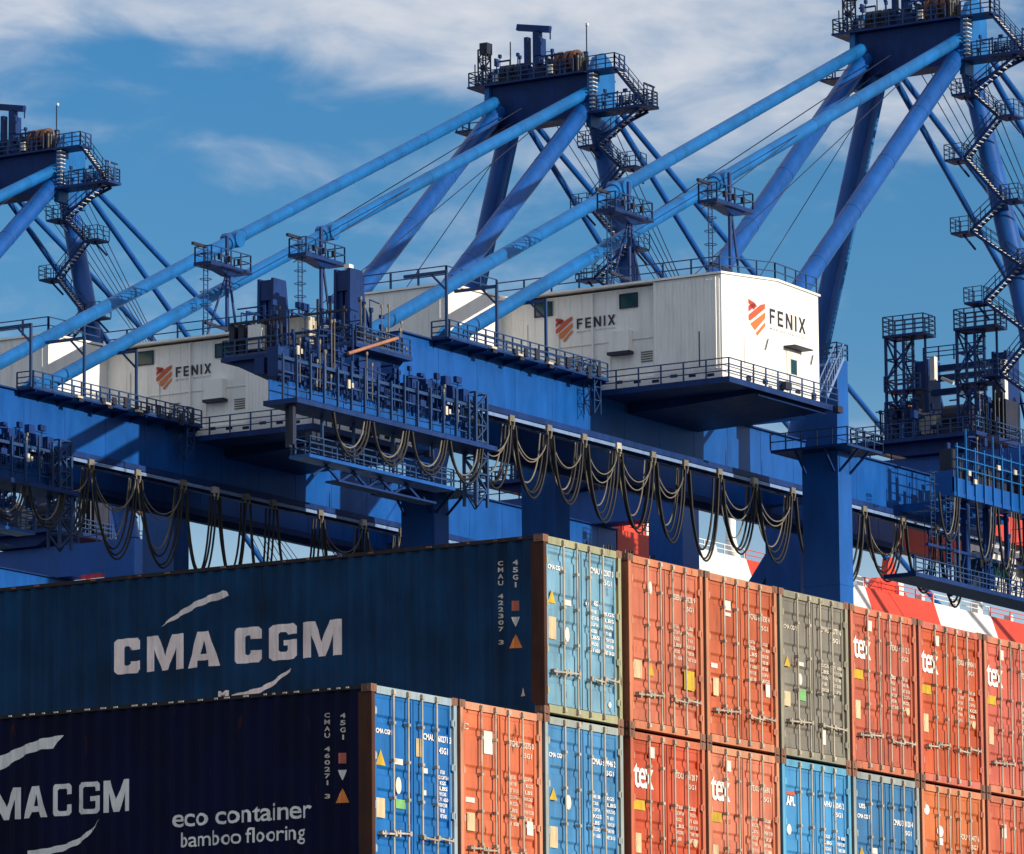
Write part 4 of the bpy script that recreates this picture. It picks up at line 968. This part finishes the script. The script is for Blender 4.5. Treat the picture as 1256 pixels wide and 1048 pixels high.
mb = MB(); mb.box(225.2, 225.7, 152.7, 153.1, 73.92, 74.2); mb.box(222.6, 223.6, 157.6, 158.6, 68.9, 70.5); part('floodlight', M['white_gloss'], mb, bp)
mb = MB(); mb.box(223.0, 224.2, 154.3, 156.0, 69.0, 70.7); part('electrical_cabinet', M['cream'], mb, bp)
mb = MB(); mb.box(222.7, 223.5, 159.7, 160.1, 68.5, 70.8); mb.box(222.7, 223.5, 159.0, 159.4, 68.5, 70.6); mb.box(223.6, 225.2, 150.7, 151.4, 68.5, 69.6); mb.box(223.2, 224.7, 157.4, 158.2, 68.5, 70.9); mb.box(223.4, 226, 159.7, 160.2, 68.5, 70.2)
for i in range(8): mb.beam((222.6+.2*i, 151.4+1.1*i, 68.5), (222.6+.2*i, 151.4+1.1*i, 71.0+.35*(i % 3)), .12, .12, 0, (1, 0, 0))
for z in (69.6, 70.7): mb.beam((222.6, 151.2, z), (222.6, 160.0, z), .14)
part('winch_gear', M['gunmetal'], mb, bp)
mb = MB(); mb.tube((220.8, 149.9, 67.55), (226.4, 149.9, 69.35), .11, n=10); part('orange_pipe', M['copper'], mb, bp)
# under-running beams and gangways
mb = MB()
for y in (151.6,): mb.box(213.6, 229, y-.35, y+.35, 65.4, 66.4)
for y in (151.6,): mb.box(224, 226.5, y-.4, y+.4, 66.41, 68.18)
rb = part('runway_extension', KD, mb)
mb = MB(); mb.box(213.3, 236.0, 148.6, 151.1, 63.35, 63.65); gw = part('upper_gangway', KD, mb)
mb = MB(); x = 213.6
for i in range(11):
    mb.box(x, x+1.96, 150.85, 150.92, 63.66, 65.0+.25*(i % 2)); x += 2.04
part('gangway_panel', K, mb, gw)
mb = MB()
for i in range(16):
    x = 213.5+i*1.5; mb.box(x-.06, x+.06, 149.72, 149.84, 63.65, 66.5+.8*((i*3) % 4)/4)
for z, hh in ((66.2, .2), (65.4, .1), (64.5, .06)): mb.box(213.4, 235.0, 149.92, 150.08, z, z+hh)
part('gangway_posts', RL, mb, gw)
mb = MB(); rnd = random.Random(3)
for i in range(6):
    x = 215+i*3.3; mb.box(x, x+.3+rnd.random()*.5, 150.2, 150.7, 65.3+rnd.random()*.5, 66.0+rnd.random()*.4)
for x in (228.3, 229.9, 233.0, 234.3): mb.box(x, x+.7, 150.05, 150.5, 66.5, 67.3)
mb.box(213.6, 215.0, 150.2, 151.0, 65.2, 67.0); mb.box(217.5, 219, 150.3, 150.9, 66.6, 67.2)
part('gangway_gear', M['crane_dark'], mb, gw)
clutter(ap, 306.7, 308.5, 152.6, 162.2, 106.1, 108.4, 46, 31)
clutter(ap, 306.3, 307.9, 146.2, 151.2, 102.8, 104.4, 16, 32)
clutter(gw, 213.8, 235, 149.95, 151.0, 65.0, 67.9, 110, 21)
clutter(bp, 222.6, 228.4, 150.5, 160.2, 68.6, 71.8, 110, 22)
clutter(gw, 214.5, 222, 150.2, 151.0, 66.4, 69.6, 26, 27)
mb = MB()
for x, z in ((220.4, 65.3), (231.5, 65.2), (214.8, 66.6)): mb.box(x, x+.25, 149.6, 149.71, z, z+.55); mb.box(x+.4, x+.6, 149.6, 149.71, z+.1, z+.4)
part('floodlight', M['cream'], mb, gw)
mb = MB(); mb.lattice(235.9, 150.2, 59.9, 67.2, 1.3, .17, .1, 1.1, wy=.9); part('lattice_post', M['railing'], mb, gw)
mb = MB(); mb.box(215.2, 231.6, 149.0, 150.5, 60.3, 60.5); lw = part('lower_gangway', K, mb)
mb = MB(); mb.railing([(215.3, 150.4, 60.5), (215.3, 149.05, 60.5), (231.5, 149.05, 60.5)], step=1.5, mids=2); mb.railing([(215.4, 150.45, 60.5), (231.5, 150.45, 60.5)], step=1.5)
for x in (215.5, 218.5, 222, 226.5, 231): mb.beam((x, 150.3, 60.5), (x, 150.3, 63.4), .16, .16, 0, (1, 0, 0)); 
part('gangway_railing', RL, mb, lw)
mb = MB(); mb.box(219.0, 230, 149.4, 150.4, 59.3, 59.42)
for i in range(4): mb.beam((217+i*3, 150, 59.5), (218.5+i*3, 150, 60.25), .14); mb.beam((218.5+i*3, 150, 60.25), (220+i*3, 150, 59.5), .14)
part('service_tray', KD, mb, lw)
mb = MB(); mb.box(213.7, 214.0, 149.2, 149.5, 60.9, 63.34); mb.box(214.5, 214.8, 150.0, 150.3, 60.9, 63.34); mb.box(218, 219, 150.7, 151.2, 61.9, 62.4); mb.box(227.5, 228.2, 150.7, 151.2, 62, 63.0); part('gangway_cabinet', M['gunmetal'], mb, lw)

def loop_pts(xa, xb, y, zt, sag, n=16, pinch=.0):
    r = []
    for i in range(n+1):
        t = i/n; s = 4*t*(1-t); x = xa+(xb-xa)*t
        r.append((x, y, zt-sag*(s**.62)))
    return r
# waterside top: platform, lattice towers, boom latch frames, trolley, cab
mb = MB(); mb.box(305.2, 318.5, 150.3, 161.0, 74.0, 74.3); mb.prism([(151, 73.99), (160.4, 73.99), (157, 73.05), (153, 73.05)], lambda a, b: (306, a, b), lambda a, b: (318, a, b)); hp = part('hinge_platform', KD, mb)
mb = MB(); mb.railing([(318.4, 160.9, 74.3), (305.3, 160.9, 74.3), (305.3, 150.4, 74.3), (318.4, 150.4, 74.3)], step=1.1, mids=2); part('platform_railing', RL, mb, hp)
for y, x in ((152.4, 308.6), (158.3, 308.4)):
    mb = MB(); mb.lattice(x, y, 74.3, 82.4, 1.5, .18, .11, 1.5); lt = part('lattice_tower', KD, mb, hp)
    mb = MB(); mb.box(x-1.0, x+1.0, y-2.6, y+.9, 82.4, 82.6); mb.box(x-.9, x+.9, y-2.2, y+.9, 78.3, 78.42); mb.beam((x, y-2.2, 78.3), (x, y-2.2, 82.4), .14, .14, 0, (1, 0, 0)); part('tower_platform', KD, mb, hp)
    mb = MB(); mb.railing([(x-.95, y+.85, 82.6), (x-.95, y-2.55, 82.6), (x+.95, y-2.55, 82.6), (x+.95, y+.85, 82.6), (x-.95, y+.85, 82.6)], step=.8, mids=3, h=1.4); mb.ladder(x-.3, y-1.0, 74.3, 82.5, .5, 'y'); mb.railing([(x-.9, y+.85, 78.4), (x-.9, y-2.2, 78.4)], step=.9, mids=2); part('tower_railing', RL, mb, hp)
for y in (152.6, 159.3):
    mb = MB()
    for s in (-.65, .40): mb.box(313.6, 315.6, y+s, y+s+.25, 74.3, 81.7)
    mb.box(313.7, 314.0, y-.40, y+.40, 79.6, 81.6); mb.box(313.9, 314.2, y-.40, y-.12, 74.3, 79.6); mb.beam((315.6, y, 81.4), (319.0, y, 74.5), .2); part('boom_latch_frame', KD, mb, hp)
mb = MB()
for ya, yb, z, x in ((153.2, 158.6, 81.0, 314.4), (151.9, 157.3, 79.9, 312.6), (152.6, 157.2, 78.6, 311.4)): mb.beam((x, ya, z), (x, yb, z), .45, .45)
mb.railing([(312.8, 153.4, 81.3), (312.8, 158.6, 81.3)], step=1.3, mids=2); part('latch_beam', KD, mb, hp)
mb = MB(); mb.beam((311.5, 155.4, 79.2), (311.5, 156.4, 79.7), .22); mb.box(311.3, 311.8, 156.9, 157.3, 79.6, 81.4); mb.beam((311.2, 153.0, 78.1), (311.2, 154.6, 78.4), .2); mb.box(312.5, 313.0, 151.6, 151.95, 76.2, 80.8); part('lamp_bracket', M['white_gloss'], mb, hp)
mb = MB(); mb.box(309.5, 311.0, 155.9, 157.6, 75.2, 76.8); mb.box(309.5, 310.4, 155.9, 156.7, 72.6, 74.1); part('electrical_cabinet', M['cream'], mb, hp)
mb = MB(); mb.tube((310, 153.2, 76.4), (310, 155.3, 76.4), .85, n=14); mb.box(309.3, 311.2, 157.9, 160.2, 74.3, 77.4); mb.box(309, 311, 153, 155.6, 74.3, 75.6); mb.box(311, 313, 150.8, 152.4, 74.5, 77.5)
for i in range(7): mb.beam((308+1.3*i, 150.9, 74.3), (308+1.3*i, 150.9, 77.0+.5*(i % 3)), .15, .15, 0, (1, 0, 0))
part('winch_gear', M['gunmetal'], mb, hp)
mb = MB(); mb.tube((314.5, 150.6, 78.4), (316.5, 150.0, 76.8), .3, n=10); mb.box(309.4, 310.6, 158.2, 159.8, 77.4, 77.65); part('orange_pipe', M['copper'], mb, hp)
clutter(hp, 305.6, 318, 150.6, 160.6, 74.4, 77.8, 80, 24)
TSH = Vector((-9.9, -3.7, -2.0)); _part0 = part
def part(name, mats, mb, parent=None):
    mb.v = [tuple(Vector(p)+TSH) for p in mb.v]; return _part0(name, mats, mb, parent)
TR = MB(); TR.box(303.2, 320, 149.7, 151.3, 69.55, 69.85); TR.box(303.2, 320, 149.75, 149.85, 69.86, 70.9); TR.box(303.2, 303.3, 149.75, 151.3, 69.86, 71.4)
for x in (304.5, 309, 313.5): TR.box(x, x+.5, 151.31, 155.2, 68.9, 69.5)
tg = part('trolley_gangway', K, TR)
mb = MB()
for i in range(12): x = 303.6+i*1.4; mb.box(x-.06, x+.06, 149.6, 149.73, 69.5, 74.6 if i % 3 == 1 else 73.4)
for z in (71.6, 72.3, 73.1): mb.box(303.4, 320, 149.62, 149.72, z, z+.08)
part('gangway_posts', M['crane_tube'], mb, tg)
mb = MB(); rnd = random.Random(8)
for i in range(14): x = 303.5+i*1.15; mb.box(x, x+.4+rnd.random()*.6, 150.0, 151.0, 69.9, 71.2+rnd.random()*1.9)
part('gangway_gear', M['gunmetal'], mb, tg)
clutter(tg, 303.4, 319, 149.9, 151.2, 69.9, 74.8, 60, 23)
mb = MB()
for x, z in ((305.0, 71.2), (305.9, 70.7), (309.6, 72.2), (312.2, 72.2), (315, 72.4)): mb.box(x, x+.4, 149.45, 149.58, z, z+.35)
part('floodlight', M['cream'], mb, tg)
mb = MB()
for x in (306.2, 309.6): mb.box(x, x+.45, 150.3, 150.8, 63.6, 69.5)
for x in (303.5, 312.5, 315.5): mb.box(x, x+.22, 150.3, 150.6, 64.4, 69.5)
mb.box(297.5, 320, 149.9, 152.5, 63.1, 63.4); mb.box(300, 320, 150.2, 150.4, 65.6, 65.8)
for i in range(8): mb.beam((305+i*1.9, 150.4, 63.5), (306+i*1.9, 150.4, 65.7), .1)
hg = part('hanging_frame', KD, mb)
clutter(hg, 300, 319, 150.0, 152.4, 63.5, 69.2, 50, 25)
mb = MB(); mb.railing([(297.6, 149.95, 63.4), (319, 149.95, 63.4)], step=1.2, mids=2); mb.ladder(302.9, 150.1, 63.4, 69.5, .6, 'x'); mb.ladder(300.6, 150.1, 66, 71, .6, 'x'); part('frame_railing', RL, mb, hg)
mb = MB(); mb.box(309.9, 316.5, 150.9, 153.4, 63.6, 66.4); cb = part('operator_cab', M['white_gloss'], mb)
mb = MB(); mb.box(310.4, 313, 150.85, 150.899, 64.7, 65.9); mb.box(309.85, 309.899, 151.2, 153.1, 64.6, 65.9); part('cab_window', M['window'], mb, cb)
part = _part0
for a, b, sg in ((296.2, 299.2, 4.4), (299.6, 302.4, 4.9), (302.8, 306.0, 4.6), (290.5, 293.6, 3.4)):
    for j in range(3):
        mb = MB(); mb.sweep(loop_pts(a+.14*j, b-.14*j, 145.75+.12*j, 67.4, sg-.3*j), .07 if j < 2 else .045, 6); part('festoon_cable', M['black'] if j < 2 else M['cable_pale'], mb)

# festoon: hangers and cable loops
def festoon(root, hangers, dark, pale, seed, off):
    rnd = random.Random(seed); fr = []
    for i, x in enumerate(hangers):
        mb = MB(); mb.box(x-.28, x+.28, 150.7, 151.05, 66.2, 66.6); mb.beam((x-.3, 150.75, 66.25), (x-.12, 150.75, 65.7), .09); mb.beam((x+.3, 150.75, 66.25), (x+.12, 150.75, 65.7), .09)
        mb.build('festoon_hanger', M['cream'] if i in (4, 8) else M['cable_pale'], root, off)
    for i, (a, b) in enumerate(zip(hangers[:-1], hangers[1:])):
        sp = b-a
        if i in pale:
            for j, (sg, dy) in enumerate(((2.0, 0), (2.25, .12))):
                mb = MB(); mb.sweep(loop_pts(a+.2, b-.2, 150.72+dy, 66.1, sg*rnd.uniform(.9, 1.1)*min(1.2, sp/4.4)), .045, 6); mb.build('festoon_cable', M['cable_pale'], root, off)
        if i in dark:
            sg0 = dark[i]*rnd.uniform(.93, 1.07)
            for j in range(3):
                in_ = .22+.16*j+rnd.uniform(-.06, .1)
                mb = MB(); mb.sweep(loop_pts(a+in_, b-in_+rnd.uniform(-.1, .1), 150.62+.16*j, 65.9, sg0-.3*j*rnd.uniform(.5, 1.5)), .075, 6); mb.build('festoon_cable', M['black'], root, off)
            if i in pale:
                mb = MB(); mb.sweep(loop_pts(a+.5, b-.5, 151.15, 66.0, sg0*.78), .055, 6); mb.build('festoon_cable', M['cable_pale'], root, off)
XB = [217.2, 221.6, 226.0, 230.4, 234.6]
def back_loops(root, off):
    for a, b in zip(XB[:-1], XB[1:]):
        for j in range(3):
            mb = MB(); mb.sweep(loop_pts(a+.2+.1*j, b-.2-.1*j, 148.7+.14*j, 63.3, 2.45-.28*j), .08 if j < 2 else .055, 6); mb.build('festoon_cable', M['black'] if j < 2 else M['cable_pale'], root, off)
back_loops(CR, OFF)
# copies before the cables that differ from crane to crane
MIDY, LEFTY = 32.7, 83.8
SKIP = {'trolley_gangway', 'hanging_frame', 'operator_cab'}           # only the crane at the right has its trolley in view
def copy_crane(o):
    c = o.copy(); COL.objects.link(c)
    for ch in list(o.children):
        if ch.name.split('.')[0] not in SKIP: copy_tree(ch, c)
    return c
CM = copy_crane(CR); CM.location = (OX, OY+MIDY, GZ); CM['label'] = 'blue quay crane with the apex at top centre and its white house further left'
CLF = copy_crane(CR); CLF.location = (OX, OY+LEFTY, GZ); CLF['label'] = 'blue quay crane whose apex is cut by the left edge of the picture'
HR = [236.6, 241.2, 245.8, 250.2, 254.6, 259.1, 263.4, 268.0, 272.9, 278.2, 283.4, 288.6, 294.4, 299.6, 304.0]
festoon(CR, HR, {0: 4.2, 1: 4.4, 2: 4.6, 3: 4.8, 4: 5.2, 5: 5.6, 6: 5.6, 7: 5.2, 8: 4.8, 9: 5, 10: 5, 11: 4.4, 12: 4.6, 13: 5.0}, {0, 1, 2, 3, 4, 5, 7, 8, 11}, 5, OFF)
HM = [236.0, 240.2, 245.6, 251.0, 254.9, 258.7, 262.0, 267.9, 273.5, 278.5, 283.5]
festoon(CM, HM, {0: 5, 1: 5.6, 2: 5.6, 3: 5.6, 4: 5.8, 5: 6.4, 6: 6.6, 7: 6.4, 8: 5.5, 9: 5}, {0, 1, 2, 7, 8}, 9, OFF)
festoon(CLF, HM, {0: 5, 1: 5.6, 2: 5.6, 3: 5.6, 4: 5.8, 5: 6.4, 6: 6.6}, {0, 1, 2}, 12, OFF)

# ------------------------------------------------------------------ ship beyond the quay
SH_O = (408, 240, GZ)
SHIP = empty('cargo_ship', SH_O, 'ship with red funnel and white mast showing between the crane legs above the containers', 'ship')
def spart(name, m, mb): return mb.build(name, m, SHIP, SH_O)
mb = MB(); mb.hexa([(385, 230, GZ-2.6), (436, 230, GZ-2.6), (436, 246, GZ-2.6), (385, 246, GZ-2.6), (378, 226, 16), (444, 228, 16), (444, 248, 16), (378, 250, 16)]); spart('hull', M['crane_dark'], mb)
mb = MB(); mb.box(394, 424, 230, 246, 16.01, 70); mb.box(396, 424, 231, 245, 70.01, 80.5); spart('superstructure', M['redwhite'], mb)
mb = MB(); mb.hexa([(397.3, 235.5, 80.51), (401.6, 235.5, 80.51), (401.6, 240, 80.51), (397.3, 240, 80.51), (397.6, 235.8, 87.6), (401.2, 235.8, 87.6), (401.2, 239.6, 87.6), (397.6, 239.6, 87.6)]); spart('funnel', M['red'], mb)
mb = MB(); mb.railing([(396.5, 234.8, 83.9), (405, 234.8, 83.9)], h=1.2, step=1.4, mids=2); mb.box(396.4, 405, 234.7, 237, 83.7, 83.9); spart('funnel_gallery', M['red'], mb)
mb = MB(); mb.box(402.2, 402.9, 236, 236.8, 80.51, 88.0); mb.box(403.6, 404.3, 236, 236.8, 80.51, 87.0); spart('exhaust_pipe', M['redwhite'], mb)
mb = MB(); mb.tube((419.6, 236, 80.4), (419.4, 236, 84.6), .8, .6, n=12); mb.tube((419.4, 236, 84.6), (418.2, 236, 87.0), .55, n=12); mb.tube((418.2, 236, 86.8), (418.9, 236, 95.5), .5, .4, n=12); mb.tube((416.5, 236, 80.4), (414.6, 236, 86.0), .4, n=10); spart('mast', M['redwhite'], mb)
